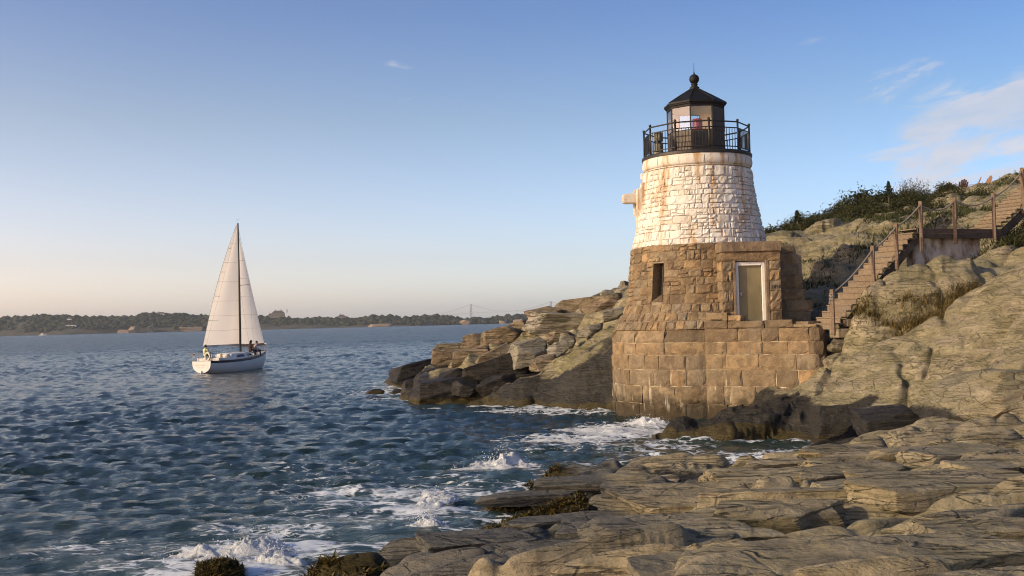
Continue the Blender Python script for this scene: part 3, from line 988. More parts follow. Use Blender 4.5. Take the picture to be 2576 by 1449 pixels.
def stone_geo(surf, u0, u1, v0, v1, gu, gv, proud, rough, rs, nu=4, nv=3, edge=0.35, back=-0.07):
    """one squared rubble stone: pillowed rough face with skirts; surf maps arrays (u, v, d) to points"""
    u = np.linspace(u0 + gu * 0.5, u1 - gu * 0.5, nu + 1)
    v = np.linspace(v0 + gv * 0.5, v1 - gv * 0.5, nv + 1)
    U, V = np.meshgrid(u, v)
    a, b = np.meshgrid(np.linspace(0, 1, nu + 1), np.linspace(0, 1, nv + 1))
    inner = (a > 0) & (a < 1) & (b > 0) & (b < 1)
    D = np.where(inner, proud * (0.85 + 0.3 * rs.rand()), proud * edge) + rough * (rs.rand(*U.shape) - 0.5) * np.where(inner, 1.0, 0.5)
    # push the second ring out so the edges read as arrises
    U = U + (u1 - u0) * 0.035 * (rs.rand(*U.shape) - 0.5)
    V = V + (v1 - v0) * 0.05 * (rs.rand(*U.shape) - 0.5)
    sh = np.where(inner, 0.68, 1.0)
    U = (U - (u0 + u1) / 2) * np.where(inner, 1.35 if nu >= 4 else 1.6, 1.0) + (u0 + u1) / 2
    V = (V - (v0 + v1) / 2) * np.where(inner, 1.8 if nv == 3 else 1.3, 1.0) + (v0 + v1) / 2
    pts = surf(U.ravel(), V.ravel(), D.ravel())
    n1 = nu + 1
    ring = [k for k in range(n1)] + [nv * n1 - n1 + n1 - 1 + 0 for k in []]
    ring = list(range(n1)) + [r * n1 + nu for r in range(1, nv + 1)] + [nv * n1 + k for k in range(nu - 1, -1, -1)] + [r * n1 for r in range(nv - 1, 0, -1)]
    bp = surf(U.ravel()[ring], V.ravel()[ring], np.full(len(ring), back))
    fs = [(r * n1 + k, r * n1 + k + 1, (r + 1) * n1 + k + 1, (r + 1) * n1 + k) for r in range(nv) for k in range(nu)]
    nb = len(pts)
    L = len(ring)
    fs += [(ring[k], nb + k, nb + (k + 1) % L, ring[(k + 1) % L]) for k in range(L)]
    return np.concatenate([pts, bp]), fs


def emit(geo, name, mat, parent, origin=OG):
    pts, fs = geo
    me = bpy.data.meshes.new(name)
    me.from_pydata([tuple(p) for p in (pts - np.array(origin))], [], fs)
    me.materials.append(mat)
    me.update()
    return link(name, me, parent)


def emit_joined(geos, name, mat, parent, origin=OG):
    vs, fs, b = [], [], 0
    for p, f in geos:
        vs += [tuple(q) for q in (p - np.array(origin))]
        fs += [tuple(i + b for i in q) for q in f]
        b += len(p)
    me = bpy.data.meshes.new(name)
    me.from_pydata(vs, [], fs)
    me.materials.append(mat)
    me.update()
    o = link(name, me, parent)
    o['kind'] = 'stuff'
    return o


def round_surf(rfun):
    def f(u, v, d):
        r = rfun(v) + d
        return np.stack([TC[0] + r * np.sin(u), TC[1] - r * np.cos(u), v + 0 * u], -1)
    return f


def prof_fun(pts):
    zs = np.array([p[1] for p in pts])
    rs_ = np.array([p[0] for p in pts])
    o = np.argsort(zs)
    zs, rs_ = zs[o], rs_[o]
    return lambda v: np.interp(v, zs, rs_)


def rubble(surf, rfun, z0, z1, rows_h, wr, rs, split=0.45, a0=-math.pi, a1=math.pi, holes=(), proud=0.05, rough=0.035, gap=0.022):
    """squared rubble laid in bands; each band holds full stones and stacks of two; yields (u_mid, geometry)"""
    outg = []
    z = z0
    while z < z1 - 0.04:
        h = rows_h[0] + (rows_h[1] - rows_h[0]) * rs.rand()
        if z + h > z1 - 0.14:
            h = z1 - z
        r = float(rfun(z + h / 2))
        spans = [(a0, a1)]
        for (u0, u1, zz0, zz1) in holes:
            if z + h > zz0 + 0.02 and z < zz1 - 0.02:
                ns = []
                for (p, q) in spans:
                    if p < u0 < q or p < u1 < q:
                        if u0 > p:
                            ns.append((p, min(u0, q)))
                        if u1 < q:
                            ns.append((max(u1, p), q))
                    elif not (p >= u0 and q <= u1):
                        ns.append((p, q))
                spans = ns
        for (p, q) in spans:
            u = p
            while u < q - 1e-4:
                w = (wr[0] + (wr[1] - wr[0]) * rs.rand() ** 1.3) / r
                if u + w > q - wr[0] * 0.6 / r:
                    w = q - u
                if h > 0.2 and rs.rand() < split:
                    zc = z + h * (0.35 + 0.3 * rs.rand())
                    for (b0, b1) in ((z, zc), (zc, z + h)):
                        c = u + w * (0.35 + 0.3 * rs.rand()) if rs.rand() < 0.5 and w * r > 0.34 else None
                        for (c0, c1) in (((u, c), (c, u + w)) if c else ((u, u + w),)):
                            outg.append(((c0 + c1) / 2, stone_geo(surf, c0, c1, b0, b1, gap / r, gap, proud * (0.5 + 0.8 * rs.rand()), rough, rs)))
                else:
                    outg.append((u + w / 2, stone_geo(surf, u, u + w, z, z + h, gap / r, gap, proud * (0.5 + 0.8 * rs.rand()), rough, rs)))
                u += w
        z += h
    return outg


def place_stones(geos, name, mat, parent, limit=290):
    """the stones nearest to facing the viewer are parts of their own, the rest one joined part"""
    geos = sorted(geos, key=lambda q: abs((q[0] - PH0 + math.pi) % (2 * math.pi) - math.pi))
    for u, gq in geos[:limit]:
        emit(gq, name, mat, parent)
    if len(geos) > limit:
        emit_joined([q[1] for q in geos[limit:]], name + '_rear', mat, parent)


rsn = np.random.RandomState(11)
ZW0, ZW1 = 5.88, 8.58
wp = [(2.36, 5.88), (2.20, 6.6), (2.05, 7.4), (1.94, 8.1), (1.885, 8.62)]
rW = prof_fun(wp)
core = MB().lathe([(r - 0.012, z) for r, z in wp], TC, 64).build('white_tower', M_WMORT, ROOT_L, smooth=True)
place_stones(rubble(round_surf(rW), rW, ZW0, ZW1, (0.17, 0.32), (0.16, 0.52), rsn, 0.42, proud=0.036, rough=0.042, gap=0.013), 'white_stone', M_WHITE, core, 290)

# granite stage, splayed towards the foot
gp = [(2.41, 5.875), (2.47, 5.2), (2.54, 4.5), (2.62, 3.9), (2.74, 3.62), (2.92, 3.30), (3.10, 3.0)]
rG = prof_fun(gp)
WIN_U = R(-34) + PH0
win = (WIN_U - 0.085, WIN_U + 0.085, 3.98, 5.27)
corev, coref = [], []
zz = [3.0, 3.15, 3.30, 3.46, 3.62, 3.76, 3.9, 3.98, 4.5, 4.9, 5.27, 5.6, 5.875]
us = sorted(set([round(x, 5) for x in np.linspace(-math.pi, math.pi, 73)] + [round(win[0], 5), round(win[1], 5)]))
mbc = MB()
for z in zz:
    for u in us:
        r = float(rG(z)) - 0.006
        mbc.v.append((TC[0] + r * math.sin(u), TC[1] - r * math.cos(u), z))
nu_ = len(us)
for i in range(len(zz) - 1):
    for k in range(nu_ - 1):
        if win[0] - 1e-4 <= us[k] and us[k + 1] <= win[1] + 1e-4 and zz[i] >= 3.97 and zz[i + 1] <= 5.28:
            continue
        mbc.f.append((i * nu_ + k, i * nu_ + k + 1, (i + 1) * nu_ + k + 1, (i + 1) * nu_ + k))
gcore = mbc.build('granite_stage', M_MORT, ROOT_L, smooth=False)
sg = round_surf(rG)
geos = rubble(sg, rG, 3.86, 5.875, (0.25, 0.34), (0.26, 0.72), rsn, 0.22, holes=[win], proud=0.045, rough=0.045, gap=0.012)
geos += rubble(sg, rG, 3.0, 3.86, (0.26, 0.30), (0.22, 0.46), rsn, 0.0, proud=0.05, rough=0.05, gap=0.02)
place_stones(geos, 'granite_stone', M_GRAN, gcore, 290)

# slit window: jambs, sloping sill, barred pane
wn_ = MB()


def cyl(u, z, d):
    r = float(rG(z)) + d
    return Vector((TC[0] + r * math.sin(u), TC[1] - r * math.cos(u), z))


u0, u1, z0, z1 = win
dp = -0.42
for (ua, ub) in ((u0, u0), (u1, u1)):
    b = len(wn_.v)
    wn_.v += [tuple(cyl(ua, z0, 0.03)), tuple(cyl(ua, z1, 0.03)), tuple(cyl(ua, z1, dp)), tuple(cyl(ua, z0 + 0.28, dp))]
    wn_.f.append((b, b + 1, b + 2, b + 3))
b = len(wn_.v)
wn_.v += [tuple(cyl(u0, z1, 0.03)), tuple(cyl(u1, z1, 0.03)), tuple(cyl(u1, z1, dp)), tuple(cyl(u0, z1, dp))]
wn_.f.append((b, b + 1, b + 2, b + 3))
b = len(wn_.v)
wn_.v += [tuple(cyl(u0, z0 - 0.02, 0.05)), tuple(cyl(u1, z0 - 0.02, 0.05)), tuple(cyl(u1, z0 + 0.28, dp)), tuple(cyl(u0, z0 + 0.28, dp))]
wn_.f.append((b, b + 1, b + 2, b + 3))
slit = wn_.build('slit_window', M_GRAN, ROOT_L)
pn = MB()
pn.v += [tuple(cyl(u0, z0 + 0.2, -0.34)), tuple(cyl(u1, z0 + 0.2, -0.34)), tuple(cyl(u1, z1, -0.34)), tuple(cyl(u0, z1, -0.34))]
pn.f.append((0, 1, 2, 3))
pn.build('window_pane', M_DARK, slit, origin=OG)
for k in range(3):
    uu = u0 + (u1 - u0) * (k + 0.5) / 3
    MB().tube([cyl(uu, z0 + 0.14, -0.24), cyl(uu, z1, -0.24)], 0.009, 5).build('window_bar', M_BROWNIRON, slit, origin=OG)
for k in range(7):
    zq = z0 + 0.3 + k * 0.145
    MB().tube([cyl(u0, zq, -0.235), cyl(u1, zq, -0.235)], 0.007, 5).build('window_bar', M_BROWNIRON, slit, origin=OG)

# base and retaining wall of large quarry blocks
RB = 3.15
A = Vector((TC[0] + RB * math.sin(R(-8)), TC[1] - RB * math.cos(R(-8))))
B = Vector((9.62, 33.25))
E = Vector((10.25, 35.6))
d1 = (B - A).normalized()
d2 = (E - B).normalized()
rc = 0.28
turn = d1.angle(d2)
tl = rc * math.tan(turn / 2)
LA = RB * (R(-8) + R(172))
L1 = (B - A).length - tl
LC = rc * turn
L2 = (E - B).length - tl
n1 = Vector((d1.y, -d1.x))
B1 = B - d1 * tl
CC = B1 - n1 * rc


def base_surf(batter):
    def f(s, v, d):
        out = np.zeros((len(s), 3))
        for i, (q, z, e) in enumerate(zip(s, v, d)):
            e = e + batter(z)
            if q < LA:
                t = R(-172) + q / RB
                out[i] = (TC[0] + (RB + e) * math.sin(t), TC[1] - (RB + e) * math.cos(t), z)
            elif q < LA + L1:
                p = A + d1 * (q - LA) + n1 * e
                out[i] = (p.x, p.y, z)
            elif q < LA + L1 + LC:
                t = (q - LA - L1) / rc
                c, sn = math.cos(t), math.sin(t)
                nn = Vector((n1.x * c - n1.y * sn, n1.x * sn + n1.y * c))
                p = CC + nn * (rc + e)
                out[i] = (p.x, p.y, z)
            else:
                n2 = Vector((d2.y, -d2.x))
                p = B + d2 * tl + d2 * (q - LA - L1 - LC) + n2 * e
                out[i] = (p.x, p.y, z)
        return out
    return f


def batter(z):
    return float(np.interp(z, [-0.6, 0.4, 1.2, 3.0], [-0.06, 0.03, 0.02, 0.0]))


bs = base_surf(batter)
LT = LA + L1 + LC + L2
# backing core
ss = list(np.linspace(0, LA, 40)) + [LA + L1] + list(np.linspace(LA + L1, LA + L1 + LC, 6))[1:] + [LT]
zz = [-0.7, 0.0, 1.0, 2.0, 2.58]
mbc = MB()
for z in zz:
    for p in bs(np.array(ss), np.full(len(ss), z), np.full(len(ss), 0.014)):
        mbc.v.append(tuple(p))
for i in range(len(zz) - 1):
    for k in range(len(ss) - 1):
        mbc.f.append((i * len(ss) + k, i * len(ss) + k + 1, (i + 1) * len(ss) + k + 1, (i + 1) * len(ss) + k))
M_LIME = simple('lime_mortar', (0.50, 0.43, 0.30), 0.95, var=0.45, scale=5, bump=0.5)
bcore = mbc.build('base_wall', M_LIME, ROOT_L)
courses = [-0.55, 0.0, 0.53, 1.13, 1.67, 2.16, 2.57, 3.0]
joint = LA
for ci in range(len(courses) - 1):
    c0, c1 = courses[ci], courses[ci + 1]
    s = 1.2
    offs = 0.25 * ((ci * 37) % 5)
    while s < LT - 0.05:
        w = 0.55 + 0.75 * rsn.rand()
        if s < joint < s + w + 0.3:
            w = joint - s if joint - s > 0.35 else joint - s + w
        if s + w > LT - 0.4:
            w = LT - s
        top = ci == len(courses) - 2
        gq = stone_geo(bs, s, s + w, c0, c1, 0.022, 0.020, 0.05 + 0.02 * rsn.rand(), 0.03, rsn, 6 if w > 0.9 else 4, 3, edge=0.72, back=-0.15)
        if top and s < joint - 0.01:      # rounded shoulder of the uppermost round course
            p = gq[0]
            hi = p[:, 2] > c1 - 0.14
            rad = p[hi, :2] - np.array(TC)
            p[hi, :2] = np.array(TC) + rad * 0.955
        emit(gq, 'base_block', M_GRAN, bcore)
        s += w
MB().lathe([(3.0, 2.80), (3.02, 2.97), (2.88, 3.04)], TC, 48, R(-178), R(-6)).build('shoulder_course', M_GRAN, bcore, origin=OG)
# coping and parapet along the straight wall
s = LA + 0.02
cop = [(0.02, 0.78, 3.0, 3.27), (0.80, 2.02, 3.0, 3.24), (2.04, 2.95, 3.0, 3.26), (2.97, L1 + LC * 0.3, 3.0, 3.10), (0.06, 0.80, 3.27, 3.53), (0.82, 1.26, 3.24, 3.43)]
for (a, b_, c0, c1) in cop:
    gq = stone_geo(bs, LA + a, LA + b_, c0, c1, 0.012, 0.012, 0.06, 0.04, rsn, 6, 3, 0.6, back=-0.38)
    pts, fs = gq
    nbk = len(pts) - 18
    fs = fs + [tuple(range(len(pts) - 1, nbk - 1, -1))]
    emit((pts, fs), 'coping_block', M_GRAN, bcore)
pl = MB()
poly = [A, B1, B + d2 * tl, E, Vector((10.1, 37.2)), Vector((7.0, 37.2)), Vector((5.9, 36.2))]
k = len(poly)
pl.v = [(p.x, p.y, 3.18) for p in poly] + [(p.x, p.y, 2.6) for p in poly]
pl.f = [tuple(range(k))] + [(i, (i + 1) % k, k + (i + 1) % k, k + i) for i in range(k)]
for i, v in enumerate(pl.v):        # keep it inside the wall faces
    cx, cy = 8.2, 35.6
    pl.v[i] = (cx + (v[0] - cx) * 0.93, cy + (v[1] - cy) * 0.93, v[2])
pl.build('platform_paving', M_DRESS, ROOT_L)

# entrance block
EX0, EX1, EY = 6.88, 8.80, 35.1
ent = MB().box(((EX0 + EX1) / 2, 36.45, 4.48), (EX1 - EX0 - 0.06, 2.5, 2.66))
# opening for the door is left by setting the body back behind the front stones
entb = MB()
entb.box((EX0 + 0.24, 36.5, 4.43), (0.40, 2.6, 2.5)).box((EX1 - 0.27, 36.5, 4.43), (0.44, 2.6, 2.5)).box(((EX0 + EX1) / 2, 36.75, 4.43), (1.2, 2.2, 2.5))
ecore = entb.build('entrance_block', M_MORT, ROOT_L)


def plane_surf(o, ux, n):
    o, ux, n = np.array(o, float), np.array(ux, float), np.array(n, float)
    return lambda u, v, d: o[None] + u[:, None] * ux[None] + d[:, None] * n[None] + v[:, None] * np.array([[0, 0, 1.0]])


DX0, DX1, DZ1 = 7.33, 8.31, 5.20
front = plane_surf((0, EY + 0.06, 0), (1, 0, 0), (0, -1, 0))
lef = plane_surf((EX0 + 0.04, 0, 0), (0, -1, 0), (-1, 0, 0))
rig = plane_surf((EX1 - 0.04, 0, 0), (0, 1, 0), (1, 0, 0))
rows = [3.18, 3.55, 3.86, 4.21, 4.54, 4.88, 5.19]
inscription_block = None
for i in range(len(rows) - 1):
    c0, c1 = rows[i], rows[i + 1]
    if i % 2:
        emit(stone_geo(front, EX0, DX0 - 0.09, c0, c1, 0.014, 0.014, 0.05, 0.045, rsn, 4, 3, 0.45), 'entrance_stone', M_GRAN, ecore)
    else:
        mid = EX0 + 0.2
        emit(stone_geo(front, EX0, mid, c0, c1, 0.014, 0.014, 0.05, 0.045, rsn, 4, 3, 0.45), 'entrance_stone', M_GRAN, ecore)
        emit(stone_geo(front, mid, DX0 - 0.09, c0, c1, 0.014, 0.014, 0.045, 0.045, rsn, 4, 3, 0.45), 'entrance_stone', M_GRAN, ecore)
    o = emit(stone_geo(front, DX1 + 0.11, EX1, c0, c1, 0.014, 0.014, 0.03 if i == 3 else 0.05, 0.01 if i == 3 else 0.045, rsn, 4, 3, 0.7 if i == 3 else 0.45), 'entrance_stone', M_GRAN, ecore)
    if i == 3:
        inscription_block = o
    emit(stone_geo(lef, -36.3, -EY - 0.05, c0, c1, 0.014, 0.014, 0.05, 0.04, rsn, 4, 3, 0.45), 'entrance_stone', M_GRAN, ecore)
    for (a, b_) in ((EY + 0.05, 35.95), (35.95, 37.3)):
        emit(stone_geo(rig, a, b_, c0, c1, 0.014, 0.014, 0.05, 0.04, rsn, 4, 3, 0.45), 'entrance_stone', M_GRAN, ecore)
emit(stone_geo(front, EX0, EX1, 5.19, 5.50, 0.014, 0.014, 0.05, 0.04, rsn, 8, 3, 0.45), 'entrance_stone', M_GRAN, ecore)
emit(stone_geo(lef, -36.3, -EY - 0.05, 5.19, 5.50, 0.014, 0.014, 0.05, 0.04, rsn, 4, 3, 0.45), 'entrance_stone', M_GRAN, ecore)
emit(stone_geo(rig, EY + 0.05, 37.3, 5.19, 5.50, 0.014, 0.014, 0.05, 0.04, rsn, 6, 3, 0.45), 'entrance_stone', M_GRAN, ecore)
MB().box(((EX0 + EX1) / 2, 36.3, 5.665), (EX1 - EX0 + 0.06, 2.5, 0.325)).build('entrance_cap', M_DRESS, ecore, origin=OG, bevel=0.015)
# carved year on the right jamb
fc = bpy.data.curves.new('carved_year', 'FONT')
fc.body = '1890'
fc.size = 0.17
fc.extrude = 0.003
fo_ = bpy.data.objects.new('tmp_text', fc)
COL.objects.link(fo_)
bpy.context.view_layer.update()
tm = bpy.data.meshes.new_from_object(fo_.evaluated_get(bpy.context.evaluated_depsgraph_get()))
bpy.data.objects.remove(fo_)
tm.materials.clear()
tm.materials.append(M_DARK)
tm.transform(Matrix.Translation(Vector((DX1 + 0.145, EY + 0.022, 4.28)) - OG) @ Matrix.Rotation(R(90), 4, 'X'))
link('carved_year', tm, ecore)
# smooth jambs around the door
MB().box((DX0 - 0.045, EY + 0.14, 4.19), (0.085, 0.22, 2.04)).build('door_jamb', M_DRESS, ecore, origin=OG, bevel=0.01)
MB().box((DX1 + 0.055, EY + 0.14, 4.19), (0.105, 0.22, 2.04)).build('door_jamb', M_DRESS, ecore, origin=OG, bevel=0.01)
# door
YD = EY + 0.19
dr = MB()
dr.box(((DX0 + DX1) / 2, YD + 0.05, 4.12), (0.74, 0.05, 1.86))
door = dr.build('door', M_DOOR, ROOT_L, bevel=0.008)
MB().box((DX0 + 0.055, YD, 4.175), (0.105, 0.12, 1.99)).build('door_frame', M_TRIM, door, origin=OG, bevel=0.01)
MB().box((DX1 - 0.055, YD, 4.175), (0.105, 0.12, 1.99)).build('door_frame', M_TRIM, door, origin=OG, bevel=0.01)
MB().box(((DX0 + DX1) / 2, YD - 0.005, 5.11), (0.765, 0.12, 0.125)).build('door_frame', M_TRIM, door, origin=OG, bevel=0.01)
MB().box(((DX0 + DX1) / 2, YD - 0.01, 3.20), (0.765, 0.16, 0.05)).build('door_sill', M_TRIM, door, origin=OG, bevel=0.006)
MB().sphere((DX0 + 0.19, YD - 0.01, 4.07), 0.03, 10).box((DX0 + 0.19, YD + 0.02, 4.12), (0.05, 0.02, 0.2)).build('door_handle', M_METAL, door, origin=OG, smooth=True)
for zq in (3.45, 4.15, 4.85):
    MB().tube([(DX1 - 0.115, YD + 0.01, zq), (DX1 - 0.115, YD + 0.01, zq + 0.12)], 0.012, 6).build('door_hinge', M_METAL, door, origin=OG)

# stepped wing wall on the landward side
wing = MB().box((9.35, 37.2, 4.4), (1.0, 1.5, 2.6)).build('wing_wall', M_MORT, ROOT_L)
wf = plane_surf((0, 36.45, 0), (1, 0, 0), (0, -1, 0))
wr_ = plane_surf((0, 0, 0), (0, 1, 0), (1, 0, 0))
rows = [2.7, 3.13, 3.5, 3.88, 4.28, 4.7, 5.12, 5.48, 5.76]
xr = [10.22, 10.10, 10.18, 9.92, 9.84, 9.76, 9.68, 9.60]
for i in range(len(rows) - 1):
    c0, c1 = rows[i], rows[i + 1]
    xm = 9.2 + 0.35 * rsn.rand() if i < 3 else None
    for (a, b_) in (((EX1 - 0.1, xm), (xm, xr[i])) if xm else ((EX1 - 0.1, xr[i]),)):
        emit(stone_geo(wf, a, b_, c0, c1, 0.014, 0.014, 0.06, 0.05, rsn, 4, 3, 0.45, back=-0.4), 'wing_stone', M_GRAN, wing)
    ws = plane_surf((xr[i] - 0.06, 0, 0), (0, 1, 0), (1, 0, 0))
    emit(stone_geo(ws, 36.46, 37.9, c0, c1, 0.014, 0.014, 0.06, 0.05, rsn, 6, 3, 0.45, back=-0.4), 'wing_stone', M_GRAN, wing)
    if i in (2, 7):
        MB().box(((EX1 + xr[i]) / 2, 37.2, c1 - 0.02), (xr[i] - EX1 - 0.02, 1.4, 0.05)).build('wing_cap', M_DRESS, wing, origin=OG)

# cornice
cor = MB()
cpz = [(1.86, 8.55), (1.875, 8.63), (1.885, 8.66), (1.90, 8.66), (1.925, 8.70), (1.945, 8.76), (1.95, 8.83), (1.94, 8.90), (1.925, 8.96), (1.925, 9.02), (1.80, 9.02)]
cornice = MB().lathe(cpz, TC, 72).build('cornice', M_CORN, ROOT_L, smooth=True)
for k in range(14):
    t = PH0 + 2 * math.pi * (k + 0.3) / 14
    pts = [(TC[0] + (r + 0.002) * math.sin(t), TC[1] - (r + 0.002) * math.cos(t), z) for r, z in cpz[4:9]]
    MB().tube(pts, 0.007, 4).build('cornice_joint', M_WMORT, cornice, origin=OG)
# corbel left under the cornice
t = R(-95) + PH0
MB().box((TC[0] + 1.93 * math.sin(t), TC[1] - 1.93 * math.cos(t), 8.55), (0.16, 0.2, 0.26), rz=t).build('corbel', M_CORN, ROOT_L, bevel=0.03)

# stone bracket with projecting beam on the seaward side
tb = R(-80) + PH0


def rad(rr_, z, off=0.0):
    return Vector((TC[0] + rr_ * math.sin(tb) + off * math.cos(tb), TC[1] - rr_ * math.cos(tb) + off * math.sin(tb), z))


def fin(profile, off, w):
    """a plate standing out from the tower: profile (r, z) polygon"""
    mbx = MB()
    k = len(profile)
    mbx.v = [tuple(rad(r, z, off - w / 2)) for r, z in profile] + [tuple(rad(r, z, off + w / 2)) for r, z in profile]
    mbx.f = [tuple(range(k)), tuple(range(2 * k - 1, k - 1, -1))] + [(i, (i + 1) % k, k + (i + 1) % k, k + i) for i in range(k)]
    return mbx


br = fin([(1.85, 8.25), (2.05, 8.25), (2.10, 8.05), (2.22, 8.02), (2.22, 7.62), (2.24, 7.3), (2.12, 7.12), (2.12, 6.86), (1.95, 6.7)], 0.24, 0.26).build('bracket', M_WHITE, ROOT_L, bevel=0.03)
fin([(1.85, 8.05), (2.28, 8.05), (2.30, 7.9), (2.30, 7.15), (2.22, 7.02), (2.2, 6.75), (2.0, 6.55)], -0.18, 0.22).build('bracket_plate', M_WHITE, br, origin=OG, bevel=0.03)
fin([(1.9, 7.92), (2.68, 7.86), (2.73, 7.8), (2.73, 7.58), (2.66, 7.52), (1.9, 7.50)], 0.06, 0.30).build('bracket_beam', M_WHITE, br, origin=OG, bevel=0.04)

# gallery
gal = MB().lathe([(0.6, 9.02), (1.90, 9.02), (1.955, 9.035), (1.96, 9.12), (1.94, 9.15), (0.6, 9.15)], TC, 72).build('gallery_deck', M_BLACK, ROOT_L, smooth=False)
RP = 1.87
post_u = [R(14 + 36 * k) + PH0 for k in range(10)]


def gp_(u, z, r=RP):
    return Vector((TC[0] + r * math.sin(u), TC[1] - r * math.cos(u), z))


rail = MB()
for k in range(10):
    rail.tube([gp_(post_u[k], 10.13), gp_(post_u[(k + 1) % 10], 10.13)], 0.026, 6)
railing = rail.build('gallery_railing', M_BLACK, ROOT_L)
for k in range(10):
    u = post_u[k]
    MB().tube([gp_(u, 9.13), gp_(u, 10.15)], 0.034, 6).sphere(gp_(u, 10.19), 0.052, 8).build('railing_post', M_BLACK, railing, origin=OG, smooth=True)
    a, b_ = post_u[k], post_u[(k + 1) % 10]
    for z in (9.92, 9.27):
        MB().tube([gp_(a, z), gp_(b_, z)], 0.02, 5).build('railing_bar', M_BLACK, railing, origin=OG)
    pa, pb = gp_(a, 0), gp_(b_, 0)
    for q in range(1, 10):
        p = pa.lerp(pb, q / 10)
        MB().tube([(p.x, p.y, 9.27), (p.x, p.y, 9.92)], 0.014, 4).build('baluster', M_BLACK, railing, origin=OG)

# lantern
RL = 1.03
lv = [R(-9.6 + 45 * k) + PH0 for k in range(8)]
lant_low = MB()
for k in range(8):
    a, b_ = lv[k], lv[(k + 1) % 8]
    for (r0_, r1_, z0_, z1_) in ((RL, RL, 9.13, 9.98), (RL, RL + 0.02, 9.98, 10.0), (RL + 0.02, RL - 0.05, 10.0, 10.015)):
        lant_low.add([gp_(a, z0_, r0_), gp_(b_, z0_, r0_), gp_(b_, z1_, r1_), gp_(a, z1_, r1_)], [(0, 1, 2, 3)])
    lant_low.add([gp_(a, 9.13, RL - 0.05), gp_(b_, 9.13, RL - 0.05), gp_(b_, 10.015, RL - 0.05), gp_(a, 10.015, RL - 0.05)], [(3, 2, 1, 0)])
lant = lant_low.build('lantern', M_BROWNIRON, ROOT_L)
for k in range(8):
    a, b_ = lv[k], lv[(k + 1) % 8]
    MB().tube([gp_(a, 10.0, RL - 0.015), gp_(a, 10.86, RL - 0.015)], 0.026, 6).build('mullion', M_BLACK, lant, origin=OG)
    if k in (1, 2, 3):
        MB().add([gp_(a, 10.0, RL - 0.01), gp_(b_, 10.0, RL - 0.01), gp_(b_, 10.86, RL - 0.01), gp_(a, 10.86, RL - 0.01)], [(0, 1, 2, 3)]).build('blind_panel', M_BROWNIRON, lant, origin=OG)
        MB().add([gp_(a, 9.2, RL - 0.07), gp_(b_, 9.2, RL - 0.07), gp_(b_, 10.86, RL - 0.07), gp_(a, 10.86, RL - 0.07)], [(3, 2, 1, 0)]).build('inner_lining', M_CREAM, lant, origin=OG)
    else:
        MB().add([gp_(a, 10.01, RL - 0.02), gp_(b_, 10.01, RL - 0.02), gp_(b_, 10.86, RL - 0.02), gp_(a, 10.86, RL - 0.02)], [(0, 1, 2, 3)]).build('glass_pane', M_GLASS, lant, origin=OG)
for k in range(8):  # lower cream panels added to bounce more light inside the lantern
    a, b_ = lv[k], lv[(k + 1) % 8]
    MB().add([gp_(a, 9.2, RL - 0.09), gp_(b_, 9.2, RL - 0.09), gp_(b_, 9.99, RL - 0.09), gp_(a, 9.99, RL - 0.09)], [(3, 2, 1, 0)]).build('inner_lining', M_CREAM, lant, origin=OG)
hatch = MB()
a, b_ = lv[0], lv[1]
pa, pb = gp_(a, 0, RL + 0.006), gp_(b_, 0, RL + 0.006)
q0, q1 = pa.lerp(pb, 0.12), pa.lerp(pb, 0.85)
hatch.add([(q0.x, q0.y, 9.2), (q1.x, q1.y, 9.2), (q1.x, q1.y, 9.92), (q0.x, q0.y, 9.92)], [(0, 1, 2, 3)])
hatch.build('lantern_hatch', M_BLACK, lant, origin=OG)
# ceiling, entablature, roof, ball and spike
MB().lathe([(RL - 0.03, 10.84), (0.4, 10.86), (0.0, 10.86)], TC, 8, lv[0], lv[0] + 2 * math.pi).build('lantern_ceiling', M_CREAM, lant, origin=OG)
roof = MB().lathe([(RL - 0.03, 10.82), (RL + 0.01, 10.83), (RL + 0.02, 10.9), (RL + 0.06, 10.92), (RL + 0.07, 10.96), (RL + 0.105, 10.97), (RL + 0.10, 11.03),
                   (0.62, 11.34), (0.2, 11.585), (0.185, 11.61), (0.175, 11.66)], TC, 8, lv[0], lv[0] + 2 * math.pi).build('lantern_roof', M_ROOF, ROOT_L)
for k in range(8):
    u = lv[k]
    MB().tube([gp_(u, 11.035, RL + 0.095), gp_(u, 11.345, 0.62), gp_(u, 11.59, 0.2)], 0.014, 5).build('roof_rib', M_ROOF, roof, origin=OG)
MB().lathe([(0.17, 11.64), (0.175, 11.67), (0.12, 11.70), (0.10, 11.74), (0.125, 11.77), (0.12, 11.80), (0.09, 11.81)], TC, 20).build('vent_neck', M_ROOF, roof, origin=OG, smooth=True)
MB().sphere((TC[0], TC[1], 11.97), 0.18, 20).build('vent_ball', M_ROOF, roof, origin=OG, smooth=True)
MB().tube([(TC[0], TC[1], 12.12), (TC[0], TC[1], 12.22), (TC[0], TC[1], 12.24), (TC[0], TC[1], 12.56)], [0.03, 0.022, 0.012, 0.004], 8).build('lightning_spike', M_ROOF, roof, origin=OG)

# beacon inside the lantern
bl = empty('beacon_lamp', (TC[0] + 0.05, TC[1] - 0.1, 9.15))
tag(bl, 'red drum beacon lens standing inside the glazed lantern', 'beacon')
MB().lathe([(0.0, 10.0), (0.17, 10.0), (0.18, 10.08), (0.18, 10.42), (0.17, 10.5), (0.0, 10.52)], (bl.location.x, bl.location.y), 16).build('lens', M_RED, bl, smooth=True)
MB().tube([(bl.location.x, bl.location.y, 9.15), (bl.location.x, bl.location.y, 10.0)], 0.07, 10).build('pedestal', M_CREAM, bl)
MB().tube([(bl.location.x, bl.location.y, 10.5), (bl.location.x, bl.location.y, 10.62)], 0.012, 6).build('lamp_tip', M_METAL, bl)
